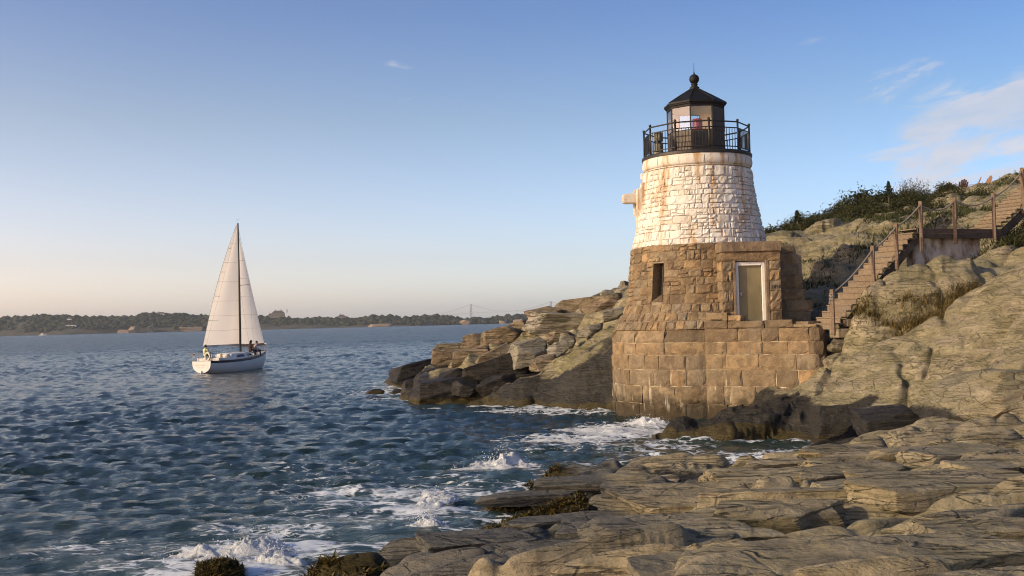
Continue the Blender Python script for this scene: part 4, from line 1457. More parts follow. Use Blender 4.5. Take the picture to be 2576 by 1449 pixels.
# fog signal drum on the gallery
pu = R(-54) + PH0
fp_ = gp_(pu, 9.15, 1.62)
fs_ = empty('fog_signal', fp_)
tag(fs_, 'lichen-grey cylindrical fog signal on the left of the lighthouse gallery', 'fog signal')
c = (fp_.x, fp_.y)
MB().lathe([(0.17, 9.15), (0.17, 9.27), (0.15, 9.28), (0.155, 9.52), (0.15, 9.53)], c, 20).build('drum_base', M_DRUM, fs_, smooth=False)
MB().lathe([(0.12, 9.53), (0.12, 9.64)], c, 20).build('horn_slot', M_DARK, fs_)
MB().lathe([(0.155, 9.64), (0.165, 9.70), (0.165, 9.74), (0.15, 9.75), (0.15, 9.9), (0.12, 9.95), (0.0, 9.96)], c, 20).build('drum_cap', M_DRUM, fs_)
# ---------------------------------------------------------------- boulders
_bm = bmesh.new()
bmesh.ops.create_icosphere(_bm, subdivisions=5, radius=1.0)
ICO_V = np.array([v.co[:] for v in _bm.verts])
ICO_F = np.array([[v.index for v in f.verts] for f in _bm.faces])
_bm.free()
_bm = bmesh.new()
bmesh.ops.create_icosphere(_bm, subdivisions=1, radius=1.0)
ICO1_V = np.array([v.co[:] for v in _bm.verts])
ICO1_F = np.array([[v.index for v in f.verts] for f in _bm.faces])
_bm.free()


def boulder(name, x0, x1, y0, y1, Yd, mat, label, seed, depth=None, tilt=0.0, yaw=0.0, dark=0.0, planes=11, group=None, weed=0.0, box=True):
    """angular boulder whose bounding rectangle on the survey sheet is (x0..x1, y0..y1) at distance Yd"""
    rs = np.random.RandomState(seed)
    c = P((x0 + x1) / 2, (y0 + y1) / 2, Yd)
    w = (x1 - x0) / FPX * Yd
    h = (y1 - y0) / FPX * Yd
    dp = depth if depth else max(w * 0.7, h)
    nrm = rs.normal(size=(planes, 3))
    nrm /= np.linalg.norm(nrm, axis=1)[:, None]
    if box:
        nrm = np.concatenate([nrm, np.eye(3) + rs.normal(size=(3, 3)) * 0.16, -np.eye(3) + rs.normal(size=(3, 3)) * 0.16])
        nrm /= np.linalg.norm(nrm, axis=1)[:, None]
    dd = 0.62 + 0.30 * rs.rand(len(nrm))
    q = ICO_V @ nrm.T
    r = np.where(q > 0.05, dd[None] / np.maximum(q, 0.05), 9).min(1)
    r = np.minimum(r, 1.25)
    v = ICO_V * r[:, None]
    # layering grooves and rough skin
    a = math.radians(tilt)
    lay = v[:, 2] * math.cos(a) - v[:, 0] * math.sin(a)
    v = v * (1 + 0.035 * noise3(lay * 7 + seed, v[:, 0] * 0.9, v[:, 1] * 0.9, seed)[:, None] + 0.05 * noise3(*(v.T * 2.3), seed + 1)[:, None] + 0.018 * noise3(*(v.T * 7.5), seed + 2)[:, None])
    lo, hi = v.min(0), v.max(0)
    v = (v - (lo + hi) / 2) / (hi - lo)
    ct, st_ = math.cos(a), math.sin(a)
    v = np.stack([v[:, 0], v[:, 1], v[:, 2] + math.tan(a) * v[:, 0] * (w / max(h, 0.01)) * 0.55], -1)
    lo, hi = v.min(0), v.max(0)
    v = (v - (lo + hi) / 2) / (hi - lo) * np.array([w, dp, h])
    cy, sy = math.cos(yaw), math.sin(yaw)
    v = np.stack([v[:, 0] * cy - v[:, 1] * sy, v[:, 0] * sy + v[:, 1] * cy, v[:, 2]], -1)
    zz_ = v[:, 2] + c.z
    tide = 1.15 + 0.35 * noise2(v[:, 0] + c.x, v[:, 1] + c.y, 5)
    wet_ = np.clip(sstep(tide + 0.3, tide - 0.3, zz_) + dark, 0, 1)
    wd = sstep(0.35, 0.15, zz_) * (1 if weed == 0 else 1)
    if weed:
        wd = np.clip(wd + weed, 0, 1)
    k = len(v)
    base = v[:, 2].min()
    v[:, 2] -= base
    me = mesh_np(name, v, ICO_F, mat, True, {'wet': wet_, 'weed': wd, 'moss': np.full(k, 0.35), 'grey': np.zeros(k)})
    me.set_sharp_from_angle(angle=R(32))
    o = link(name, me, None, (c.x, c.y, c.z + base))
    tag(o, label, 'boulder', group)
    return o


GB = 'boulders on the rocky point'
BL = [
    # crest, far to near
    (1555, 1592, 706, 760, 54, M_BROWN, 'tan boulder half hidden by the left edge of the lighthouse, highest on the point', 1, None, 20, 0),
    (1544, 1582, 722, 765, 53, M_GREY, 'grey upright boulder touching the left edge of the granite lighthouse base', 2, None, 30, 0),
    (1508, 1550, 728, 764, 54, M_GREY, 'small dark grey knobbly rock on the crest left of the lighthouse', 3, None, 0, 0),
    (1395, 1500, 748, 800, 55, M_BROWN, 'long brown boulder on the crest behind the big tilted slab', 4, None, 12, 0),
    (1455, 1562, 738, 832, 51, M_BROWN, 'large tilted brown slab boulder leaning right of the pale flat boulder', 5, 2.2, 24, 0.15),
    (1318, 1415, 770, 815, 54.5, M_BROWN, 'rounded reddish boulder on top of the point behind the pale flat one', 6, None, 5, 0),
    (1312, 1484, 782, 856, 51, M_GREY, 'biggest pale grey flat-topped boulder on the rocky point', 7, 2.4, 4, 0.1),
    (1280, 1352, 805, 848, 53, M_BROWN, 'brown rock wedged left of the pale flat-topped boulder', 8, None, 12, 0),
    (1205, 1305, 818, 892, 52, M_BROWN, 'brown layered slab rock in the middle of the rocky point', 9, None, 26, 0),
    (1160, 1230, 838, 880, 54, M_BROWN, 'low brown boulder on the skyline at the middle of the point', 10, None, 15, 0),
    (1085, 1190, 862, 930, 54, M_BROWN, 'dark brown boulder on the outer half of the rocky point', 11, None, 20, 0),
    (1135, 1232, 868, 940, 51, M_BROWN, 'brown-black square-faced rock left of the long dark slab', 12, None, 22, 0),
    (1190, 1290, 862, 935, 49.5, M_BROWN, 'tan slanting slab rising beside the pale rounded boulder', 13, None, 30, 0),
    (1268, 1378, 848, 932, 48, M_GREY, 'pale rounded grey boulder in the hollow above the slanting slab', 14, None, 10, 0),
    (1372, 1432, 832, 868, 49, M_BROWN, 'small reddish rock tucked under the pale flat-topped boulder', 15, None, 0, 0),
    (1405, 1450, 838, 878, 47.5, M_GREY, 'small rounded grey rock at the top of the rubble hollow', 16, None, 0, 0),
    (1375, 1432, 858, 898, 46.8, M_GREY, 'grey rubble rock lying on the slanting slab edge', 17, None, 10, 0),
    (1330, 1400, 890, 935, 46, M_BROWN, 'dull brown rubble rock below the pale rounded boulder', 18, None, 20, 0),
    (1450, 1520, 812, 850, 47.5, M_GREY, 'grey wedge of rock above the slanting slab near the lighthouse', 19, None, 28, 0),
    (1515, 1575, 772, 812, 46.5, M_GREY, 'pale grey rock pinched between slab and lighthouse wall', 20, None, 28, 0),
]
for i, b_ in enumerate(BL):
    boulder('boulder', *b_[:4], b_[4] - 1.4, *b_[5:7], 100 + b_[7] * 7, b_[8], b_[9], b_[10])
BD = [
    (978, 1118, 902, 972, 58, 'black wet rock at the outermost tip of the point', 31, 3.0, 14),
    (1025, 1185, 948, 1030, 46.5, 'large black weed-skirted rock at the near waterline of the point', 32, 2.4, 12),
    (1160, 1325, 880, 978, 47, 'long black slab rock slanting across the middle of the point', 33, 2.0, 24),
    (1195, 1300, 940, 1000, 45.2, 'black triangular rock in front of the long dark slab', 34, 1.4, 18),
    (1132, 1206, 955, 998, 45.6, 'small black rock between the two waterline rocks', 35, 1.2, 5),
    (1090, 1180, 925, 975, 48.5, 'black rounded rock behind the waterline rocks', 36, 1.8, 10),
    (1240, 1310, 968, 1016, 44.6, 'low black rock at the foot of the slanting slab', 37, 1.2, 10),
    (1050, 1110, 938, 985, 50, 'black rock in the notch near the tip of the point', 38, 1.8, 10),
    (918, 968, 978, 992, 52, 'tiny black rock awash left of the point', 39, 0.8, 0),
]
for b_ in BD:
    boulder('boulder', *b_[:5], M_BROWN, b_[5], 100 + b_[6] * 7, b_[7], b_[8], 0.1, 0.9)
boulder('boulder', 2148, 2318, 1018, 1100, 25.6, M_GREY, 'smooth grey boulder sitting behind the foreground ledge below the big dome', 901, 1.3, 0, 0.1, 0, 8)
boulder('boulder', 2320, 2680, 925, 1085, 24.2, M_HILL, 'broad sloping tan rock shoulder at the right edge above the ledge', 917, 3.0, 14, 0.0, 0, 26, None, 0, False)
boulder('boulder', 2040, 2130, 1018, 1100, 28.2, M_HILL, 'olive angular rock in the dark gap right of the black rock', 931, 1.2, 15, 0.0, 0.1, 9)
boulder('boulder', 2076, 2128, 888, 930, 32.2, M_HILL, 'brown corner rock under the end of the retaining wall', 941, 0.8, 10, 0.0, 0.1, 9)
boulder('boulder', 2086, 2135, 850, 886, 32.9, M_HILL, 'dark stacked rock below the foot of the staircase', 951, 0.6, 0, 0.0, 0.5, 9)
boulder('boulder', 488, 606, 1412, 1475, 14.6, M_LEDGE, 'small seaweed-covered rock awash in the lower left surf', 961, 0.7, 0, 0.0, 0.2, 8, None, 1.0)

# ---------------------------------------------------------------- loose bedding slabs on the ledge


def slab(px, py, Yg, L, Wd, Th, yaw, pitch, seed, dz=0.0):
    """a loose, angular bedding slab lying on the ledge"""
    rs = np.random.RandomState(seed)
    pl_ = 5
    nrm = rs.normal(size=(pl_, 3)) * np.array([1.0, 1.0, 0.35])
    nrm = np.concatenate([nrm, np.eye(3) + rs.normal(size=(3, 3)) * 0.10, -np.eye(3) + rs.normal(size=(3, 3)) * 0.10])
    nrm /= np.linalg.norm(nrm, axis=1)[:, None]
    dd = 0.60 + 0.25 * rs.rand(len(nrm))
    dd[:pl_] += 0.22
    q = ICO_V @ nrm.T
    r = np.minimum(np.where(q > 0.05, dd[None] / np.maximum(q, 0.05), 9).min(1), 1.3)
    v = ICO_V * r[:, None]
    v[:, 0] += 0.25 * rs.normal() * v[:, 1]
    lo, hi = v.min(0), v.max(0)
    v = (v - (lo + hi) / 2) / (hi - lo) * np.array([L, Wd, Th * 1.6])
    side_ = 1 - sstep(0.55, 0.95, np.abs(v[:, 2]) / (Th * 0.8))
    rib = noise3(v[:, 2] * 22 + seed, v[:, 0] * 0.8, v[:, 1] * 0.8, seed)
    wob = noise3(v[:, 0] * 1.6, v[:, 1] * 1.6, v[:, 2] * 3, seed + 1)
    rad_ = v[:, :2] / (np.linalg.norm(v[:, :2], axis=1)[:, None] + 1e-6)
    v[:, :2] += rad_ * (0.03 * rib * side_ + 0.05 * wob)[:, None]
    v[:, 2] += 0.015 * noise3(v[:, 0] * 2.2, v[:, 1] * 3.5, v[:, 2] * 0, seed + 2) + 0.007 * noise3(v[:, 0] * 9, v[:, 1] * 12, v[:, 2] * 0, seed + 3)
    cp, sp = math.cos(pitch), math.sin(pitch)
    cy, sy = math.cos(yaw), math.sin(yaw)
    y2, z2 = v[:, 1] * cp - v[:, 2] * sp, v[:, 1] * sp + v[:, 2] * cp
    V = np.stack([v[:, 0] * cy - y2 * sy, v[:, 0] * sy + y2 * cy, z2], -1)
    c = P(px, py, Yg)
    zg = float(ledge_h(np.array([c.x]), np.array([c.y]), False)[0])
    gy = sstep(2.6, 0.2, V[:, 0] + c.x - 0.06 * (c.y - 14))
    me = mesh_np('rock_slab', V, ICO_F, M_LEDGE, True, {'wet': np.full(len(V), 0.0), 'weed': np.zeros(len(V)), 'moss': np.full(len(V), 0.3), 'grey': gy})
    me.set_sharp_from_angle(angle=R(32))
    low = 0.24 * float(sstep(17, 24, np.array([c.y]))[0] * sstep(7.5, 4.5, np.array([c.x]))[0])
    return link('rock_slab', me, ledge, (c.x, c.y, zg + dz - low))


rsx = np.random.RandomState(5)
SL = [(1905, 1195, 17.5, 2.2, 0.6, 0.22), (2210, 1165, 18.5, 3.0, 0.7, 0.22),
      (1780, 1245, 15.5, 3.0, 0.9, 0.24), (2080, 1265, 14, 3.2, 0.8, 0.26), (1560, 1290, 15, 2.4, 0.9, 0.22), (1880, 1300, 12.8, 2.6, 0.8, 0.2), (2380, 1245, 13.5, 2.8, 0.8, 0.2),
      (2420, 1150, 17.5, 2.6, 0.7, 0.24), (1700, 1345, 12.2, 2.2, 0.7, 0.18), (1650, 1385, 10.6, 2.2, 0.55, 0.16), (2150, 1415, 8.3, 3.4, 0.7, 0.18), (1880, 1390, 9.6, 1.7, 0.5, 0.16),
      (2480, 1340, 9.6, 1.6, 0.55, 0.16), (1500, 1215, 20, 2.4, 0.8, 0.16), (1400, 1330, 15.2, 1.6, 0.5, 0.16), (1530, 1360, 13, 1.3, 0.5, 0.17), (1480, 1405, 11.3, 1.5, 0.5, 0.14),
      (1330, 1250, 19.5, 1.9, 0.7, 0.14), (2330, 1395, 8.6, 1.5, 0.5, 0.15), (1800, 1440, 8.2, 2.2, 0.5, 0.12), (2010, 1210, 16.5, 1.6, 0.5, 0.2), (2530, 1440, 7.0, 1.5, 0.5, 0.12),
      (1610, 1210, 18.8, 1.5, 0.5, 0.16), (1200, 1380, 14.2, 1.6, 0.55, 0.16)]
for i, s_ in enumerate(SL):
    slab(s_[0], s_[1], s_[2], s_[3] * (0.9 + 0.2 * rsx.rand()), s_[4], s_[5], R(5) + R(9) * rsx.normal(), R(9) + R(5) * rsx.normal(), 40 + i, -0.05 + 0.05 * rsx.rand() - (0.12 if s_[2] > 17 else 0))

for i in range(26):
    Yg = 7.2 + 15.5 * rsx.rand() ** 1.3
    xp = rsx.uniform(1500, 2560)
    c_ = P(xp, 1200, Yg)
    zg_ = float(ledge_h(np.array([c_.x]), np.array([c_.y]), False)[0])
    if zg_ < 0.35 or (Yg > 17 and zg_ < 0.75):
        continue
    slab(xp, 1200, Yg, rsx.uniform(0.7, 2.3), rsx.uniform(0.3, 0.75), rsx.uniform(0.10, 0.22), R(5) + R(14) * rsx.normal(), R(8) + R(6) * rsx.normal(), 140 + i, -0.06 + 0.05 * rsx.rand())

# ---------------------------------------------------------------- rock pools
mw, g = new_mat('still_water')
pos = g.n('ShaderNodeNewGeometry').outputs['Position']
finish(g, pbsdf(g, C4(0.012, 0.013, 0.011), 0.04, bumpn(g, g.noise(pos, 9, 3), 0.05, 0.01), IOR=1.33))
for (cx, cy, sx, sy, zz_) in ((3.65, 11.25, 1.3, 0.45, None), (0.1, 13.9, 0.75, 0.28, None)):
    ga, gb = np.meshgrid(np.linspace(-0.8, 0.8, 30), np.linspace(-0.8, 0.8, 14))
    zq = float(np.percentile(ledge_h(cx + ga * sx, cy + gb * sy), 35))
    ang = np.linspace(0, 2 * np.pi, 40, endpoint=False)
    rr_ = 1 + 0.2 * noise2(np.cos(ang) * 1.5 + cx, np.sin(ang) * 1.5, 4)
    vs = [(cx + sx * q * math.cos(t), cy + sy * q * math.sin(t), zq) for q, t in zip(rr_, ang)]
    mbp = MB()
    mbp.v = vs
    mbp.f = [tuple(range(40))]
    o = mbp.build('pool_water', mw)
    tag(o, kind='structure')

# ---------------------------------------------------------------- seaweed and foam (nobody could count them)
def scatter_blades(name, pts, nrm_tilt, hmin, hmax, wid, mat, seed, bend=0.4, seg=2):
    rs = np.random.RandomState(seed)
    n = len(pts)
    a = rs.rand(n) * 2 * np.pi
    h = hmin + (hmax - hmin) * rs.rand(n) ** 1.5
    w = wid * (0.6 + 0.8 * rs.rand(n))
    lean = nrm_tilt * (0.2 + rs.rand(n))
    la = a + rs.normal(size=n) * 0.6
    sd = np.stack([np.cos(a), np.sin(a), 0 * a], -1)
    ld = np.stack([-np.sin(la), np.cos(la), 0 * a], -1)
    V, F = [], []
    rows = []
    for k in range(seg + 1):
        t = k / seg
        c = pts + ld * (lean * h * t * (0.5 + bend * t))[:, None]
        c = c + np.stack([0 * a, 0 * a, h * t * (1 - 0.25 * lean * t)], -1)
        ww = (w * (1 - 0.9 * t))[:, None]
        rows.append((c - sd * ww, c + sd * ww))
    V = np.concatenate([q for r_ in rows for q in r_])
    for k in range(seg):
        i = np.arange(n)
        b0 = 2 * k * n
        F.append(np.stack([b0 + i, b0 + n + i, b0 + 3 * n + i, b0 + 2 * n + i], -1))
    me = mesh_np(name, V, np.concatenate(F), mat, False)
    return me


def leaf_mat(name, c0, c1, c2, trans=0.25):
    m, g = new_mat(name)
    pos = g.n('ShaderNodeNewGeometry').outputs['Position']
    isl = g.n('ShaderNodeNewGeometry').outputs['Random Per Island']
    n = g.noise(pos, 1.3, 4)
    f = g.math('ADD', g.math('MULTIPLY', isl, 0.55), g.math('MULTIPLY', n, 0.5))
    col = g.ramp(f, [(0.2, c0), (0.5, c1), (0.85, c2)])
    d = pbsdf(g, col, 0.65, Specular_IOR_Level=0.25)
    t = g.n('ShaderNodeBsdfTranslucent', Color=col)
    finish(g, g.n('ShaderNodeMixShader', i0=trans, i1=d, i2=t))
    return m


M_WEED = leaf_mat('bladder_wrack', (0.025, 0.018, 0.005), (0.075, 0.055, 0.012), (0.14, 0.10, 0.02), 0.1)
M_GRASS = leaf_mat('dry_grass', (0.05, 0.045, 0.012), (0.13, 0.10, 0.03), (0.25, 0.18, 0.065), 0.25)
M_GREENGR = leaf_mat('green_turf', (0.02, 0.03, 0.008), (0.05, 0.06, 0.018), (0.09, 0.085, 0.03), 0.2)

rs = np.random.RandomState(21)
n = 130000
qx, qy = rs.uniform(-4.0, 1.3, n), rs.uniform(12.5, 26.5, n)
qz = ledge_h(qx, qy)
zlim = qz + 0.10 * fbm2(qx * 1.3, qy * 1.3, 3, 92)
qh = ledge_h(qx, qy, False) + 0.10 * fbm2(qx * 1.3, qy * 1.3, 3, 92)
keep = (qz > -0.03) & (qz < 0.8) & (qh < 0.52) & (qx < 1.2) & (fbm2(qx * 0.8, qy * 0.8, 2, 99) > -0.35)
pts = np.stack([qx, qy, qz - 0.01], -1)[keep]
me = scatter_blades('seaweed', pts, 1.6, 0.04, 0.13, 0.022, M_WEED, 3, 0.8)
tag(link('seaweed', me), kind='stuff')
# wrack on the awash rock
rk = [o for o in bpy.data.objects if o.name.startswith('boulder') and 'seaweed' in o.get('label', '')][0]
co = np.array([v.co[:] for v in rk.data.vertices]) + np.array(rk.location)
co = co[co[:, 2] > 0.0]
co = co[rs.randint(0, len(co), 2600)] + rs.normal(size=(2600, 3)) * 0.015
me = scatter_blades('seaweed', co, 1.6, 0.03, 0.09, 0.018, M_WEED, 4, 0.8)
tag(link('seaweed', me), kind='stuff')

m, g = new_mat('white_spray')
pos = g.n('ShaderNodeNewGeometry').outputs['Position']
d = pbsdf(g, C4(0.80, 0.82, 0.84), 0.75, bumpn(g, g.noise(pos, 30, 4), 0.4, 0.02))
finish(g, g.n('ShaderNodeMixShader', i0=0.3, i1=d, i2=g.n('ShaderNodeBsdfTranslucent', Color=C4(0.8, 0.82, 0.84))))
M_SPRAY = m


def froth(px, py, z, sx, sy, hgt, seed, yaw=0.0):
    """heap of broken water: a lumpy lace-edged sheet over the wave, with a few flung drops"""
    rs = np.random.RandomState(seed)
    c = P(px, py, 20)
    k = (CAMZ - z) / (CAMZ - c.z)
    cx, cy = c.x * k, 20 * k
    nx, ny = 90, 60
    U, Vv = np.meshgrid(np.linspace(-1, 1, nx), np.linspace(-1, 1, ny), indexing='ij')
    x, y = U * sx * 1.5, Vv * sy * 1.5
    cyw, syw = math.cos(yaw), math.sin(yaw)
    wx, wy = cx + x * cyw - y * syw, cy + x * syw + y * cyw
    env = np.exp(-(U * 1.5 + 0.5 * noise2(Vv * 2, U * 1.5, seed)) ** 2 - (Vv * 1.7 + 0.5 * noise2(U * 2.5, Vv, seed + 1)) ** 2)
    lump = 0.5 + 0.5 * fbm2(wx * 3.2, wy * 3.2, 4, seed + 2, 0.6)
    spike = np.clip(fbm2(wx * 9, wy * 9, 3, seed + 3, 0.6), 0, 2)
    h = z - 0.05 + hgt * env * (0.45 + 0.75 * lump) + hgt * 0.22 * env * spike + 0.02 * env
    V = np.stack([wx + 0.25 * hgt * env * noise2(wx * 6, wy * 6, seed + 5), wy, h], -1).reshape(-1, 3)
    cov = np.clip(env * 1.5, 0, 1)
    dn = int(260 * hgt / 0.3)
    u = rs.normal(size=(dn, 2)) * 0.45
    dz = np.abs(rs.normal(size=dn)) * hgt * 0.7 + hgt * 0.3
    dp_ = np.stack([cx + u[:, 0] * sx, cy + u[:, 1] * sy, z + dz * np.exp(-(u ** 2).sum(1))], -1)
    dr_ = 0.003 + 0.011 * rs.rand(dn) ** 2
    return V, grid_faces(nx, ny), cov.ravel(), dp_, dr_


m, g = new_mat('lacy_froth')
pos = g.n('ShaderNodeNewGeometry').outputs['Position']
cvr = g.n('ShaderNodeAttribute', {'attribute_name': 'cover'}).outputs['Fac']
fn1 = g.noise(pos, 5.5, 7, 0.7, 0.6)
al = g.rng(g.math('ADD', g.math('MULTIPLY', cvr, 0.75), g.math('MULTIPLY', fn1, 0.9)), 0.72, 0.92)
d = pbsdf(g, C4(0.80, 0.82, 0.84), 0.8, bumpn(g, fn1, 1.0, 0.10))
wht = g.n('ShaderNodeMixShader', i0=0.25, i1=d, i2=g.n('ShaderNodeBsdfTranslucent', Color=C4(0.8, 0.83, 0.85)))
finish(g, g.n('ShaderNodeMixShader', i0=al, i1=g.n('ShaderNodeBsdfTransparent'), i2=wht))
M_FROTH = m
fr_l = [froth(1258, 1170, 0.0, 0.75, 0.45, 0.30, 1), froth(1225, 1178, 0.0, 1.1, 0.4, 0.10, 11), froth(625, 1398, 0.0, 0.85, 0.35, 0.30, 2, 0.15), froth(500, 1412, 0.0, 1.0, 0.32, 0.13, 12, -0.2),
        froth(690, 1412, 0.0, 0.5, 0.4, 0.18, 13, -0.7), froth(1632, 1068, 0.0, 0.9, 1.2, 0.22, 3, 0.6), froth(1560, 1085, 0.0, 1.6, 1.2, 0.10, 4), froth(1095, 1262, 0.0, 0.35, 0.9, 0.18, 5, -0.3),
        froth(1072, 1322, 0.0, 0.28, 0.3, 0.20, 6), froth(1450, 1106, 0.0, 1.3, 0.6, 0.08, 7), froth(1480, 1034, 0.0, 2.4, 0.6, 0.12, 8, -0.15), froth(985, 974, 0.0, 2.0, 1.0, 0.12, 9), froth(1240, 1025, 0.0, 2.6, 0.6, 0.10, 10),
        froth(1200, 1358, 0.0, 0.9, 0.25, 0.05, 14), froth(735, 1343, 0.0, 0.7, 0.35, 0.06, 15), froth(1400, 1032, 0.0, 2.0, 0.5, 0.1, 16), froth(560, 1445, 0.0, 0.9, 0.25, 0.06, 17)]
V, F, Cv, off = [], [], [], 0
for q in fr_l:
    V.append(q[0])
    F.append(q[1] + off)
    Cv.append(q[2])
    off += len(q[0])
tag(link('foam', mesh_np('foam', np.concatenate(V), np.concatenate(F), M_FROTH, True, {'cover': np.concatenate(Cv)})), kind='stuff')
pp, rr_ = np.concatenate([q[3] for q in fr_l]), np.concatenate([q[4] for q in fr_l])
V = (ICO1_V[None] * rr_[:, None, None] + pp[:, None]).reshape(-1, 3)
F = (ICO1_F[None] + (np.arange(len(pp)) * 12)[:, None, None]).reshape(-1, 3)
tag(link('spray', mesh_np('spray', V, F, M_SPRAY, True)), kind='stuff')

# ---------------------------------------------------------------- grass on the hillside
rs = np.random.RandomState(31)


def grass_zone(n, xr, yr, fn, seed):
    r_ = np.random.RandomState(seed)
    x, y = r_.uniform(*xr, n), r_.uniform(*yr, n)
    z, w = hill_h(x, y)
    k = fn(x, y, z, w)
    return np.stack([x, y, z - 0.02], -1)[k]


def gap(x, y, z, w):
    crease = np.abs(_dome(x, y) - np.maximum(_rockb(x, y), _hill(x, y)))
    return (crease < 0.30 + 0.25 * noise2(x * 0.9, y * 0.9, 7)) & (x > 11.2) & (x < 20) & (y > 30.2)


tuft = [P(*q) for q in ((2160, 858, 32.3), (2234, 826, 31.9), (2300, 795, 31.6), (2338, 778, 31.4), (2400, 740, 31.3), (2450, 705, 31.3), (2520, 680, 31.0))]


def strip(x, y, z, w):
    d = np.zeros_like(x)
    for a, b in zip(tuft[:-1], tuft[1:]):
        wd_ = 0.22 + 0.05 * (a.x - 10)
        d = np.maximum(d, bump_line(x, y, (a.x, a.y), (b.x, b.y), wd_))
    return d > 0.35 + 0.2 * noise2(x * 1.2, y * 1.2, 7)


gpts = [grass_zone(60000, (9.5, 19.5), (29.5, 33.5), strip, 1)]
me = scatter_blades('grass', np.concatenate(gpts), 0.9, 0.14, 0.52, 0.012, M_GRASS, 5, 0.6)
tag(link('grass', me), kind='stuff')
# turf in the hollows of the upper slope and beneath the landing
tp = [grass_zone(60000, (10, 30), (34.5, 64), lambda x, y, z, w: (fbm2(x * 0.28, y * 0.28, 3, 120) + 0.02 * (y - 46) - 0.5 * sstep(17, 13, x) > 0.12), 2),
      grass_zone(5000, (15.6, 20), (33.8, 37.0), lambda x, y, z, w: (fbm2(x * 0.7, y * 0.7, 2, 121) > -0.1), 3)]
me = scatter_blades('grass', np.concatenate(tp), 0.9, 0.10, 0.36, 0.022, M_GREENGR, 6, 0.5)
tag(link('grass', me), kind='stuff')

# ---------------------------------------------------------------- bushes along the hilltop
M_LEAF = leaf_mat('bush_leaf', (0.014, 0.020, 0.007), (0.036, 0.043, 0.014), (0.085, 0.078, 0.026), 0.25)
M_STEM = simple('bush_stem', (0.07, 0.05, 0.035), 0.85, var=0.3)
M_PINE = leaf_mat('conifer_needle', (0.012, 0.022, 0.010), (0.026, 0.04, 0.016), (0.05, 0.06, 0.022), 0.15)


def bush_mesh(seed, n=2600, rx=1.0, rz=0.8, leaf=0.05, wild=0.15):
    rs = np.random.RandomState(seed)
    ncl = 26
    cc = rs.normal(size=(ncl, 3))
    cc /= np.linalg.norm(cc, axis=1)[:, None]
    cc *= (0.45 + 0.5 * rs.rand(ncl, 1))
    cc[:, 2] = np.abs(cc[:, 2])
    cl = cc[rs.randint(0, ncl, n)]
    d = rs.normal(size=(n, 3))
    d /= np.linalg.norm(d, axis=1)[:, None]
    p = cl + d * (0.10 + 0.22 * rs.rand(n, 1) ** 0.5)
    up_ = rs.rand(n) < wild
    p[up_, 2] += 0.5 * rs.rand(up_.sum()) ** 2
    p[:, 2] = np.maximum(p[:, 2], 0.02)
    p = p * np.array([rx, rx, rz])
    a = rs.normal(size=(n, 3))
    a /= np.linalg.norm(a, axis=1)[:, None]
    b = np.cross(a, rs.normal(size=(n, 3)))
    b /= np.linalg.norm(b, axis=1)[:, None]
    s = leaf * (0.6 + 0.8 * rs.rand(n, 1))
    V = np.stack([p - a * s, p - b * s * 0.45, p + a * s, p + b * s * 0.45], 1).reshape(-1, 3)
    F = np.arange(n * 4).reshape(n, 4)
    return V, F


def stem_mesh(seed, rx, rz, k=7):
    rs = np.random.RandomState(seed)
    mb_ = MB()
    for i in range(k):
        a = rs.rand() * 6.28
        r = 0.2 + 0.6 * rs.rand()
        e = Vector((r * math.cos(a) * rx, r * math.sin(a) * rx, (0.5 + 0.5 * rs.rand()) * rz))
        mb_.tube([(0, 0, -0.15), e * 0.5 + Vector((0, 0, 0.08)), e], [0.03, 0.02, 0.008], 4)
    return mb_


protos = []
for s_ in range(5):
    V, F = bush_mesh(300 + s_, 2600, 1.0, (0.75, 0.9, 0.65, 1.0, 0.8)[s_], 0.055, (0.1, 0.25, 0.05, 0.3, 0.15)[s_])
    fm = mesh_np('foliage', V, F, M_LEAF)
    sm = bpy.data.meshes.new('stems')
    mb_ = stem_mesh(s_, 1.0, 0.8)
    sm.from_pydata(mb_.v, [], mb_.f)
    sm.materials.append(M_STEM)
    protos.append((fm, sm))


def bush(x, y, s, k, rot, label, group, z=None, sz=1.0):
    z = ground(x, y) if z is None else z
    r = empty('bush', (x, y, z - 0.08))
    r.scale = (s, s, s * sz)
    r.rotation_euler = (0, 0, rot)
    tag(r, label, 'bush', group)
    link('foliage', protos[k][0], r)
    link('stems', protos[k][1], r)
    return r


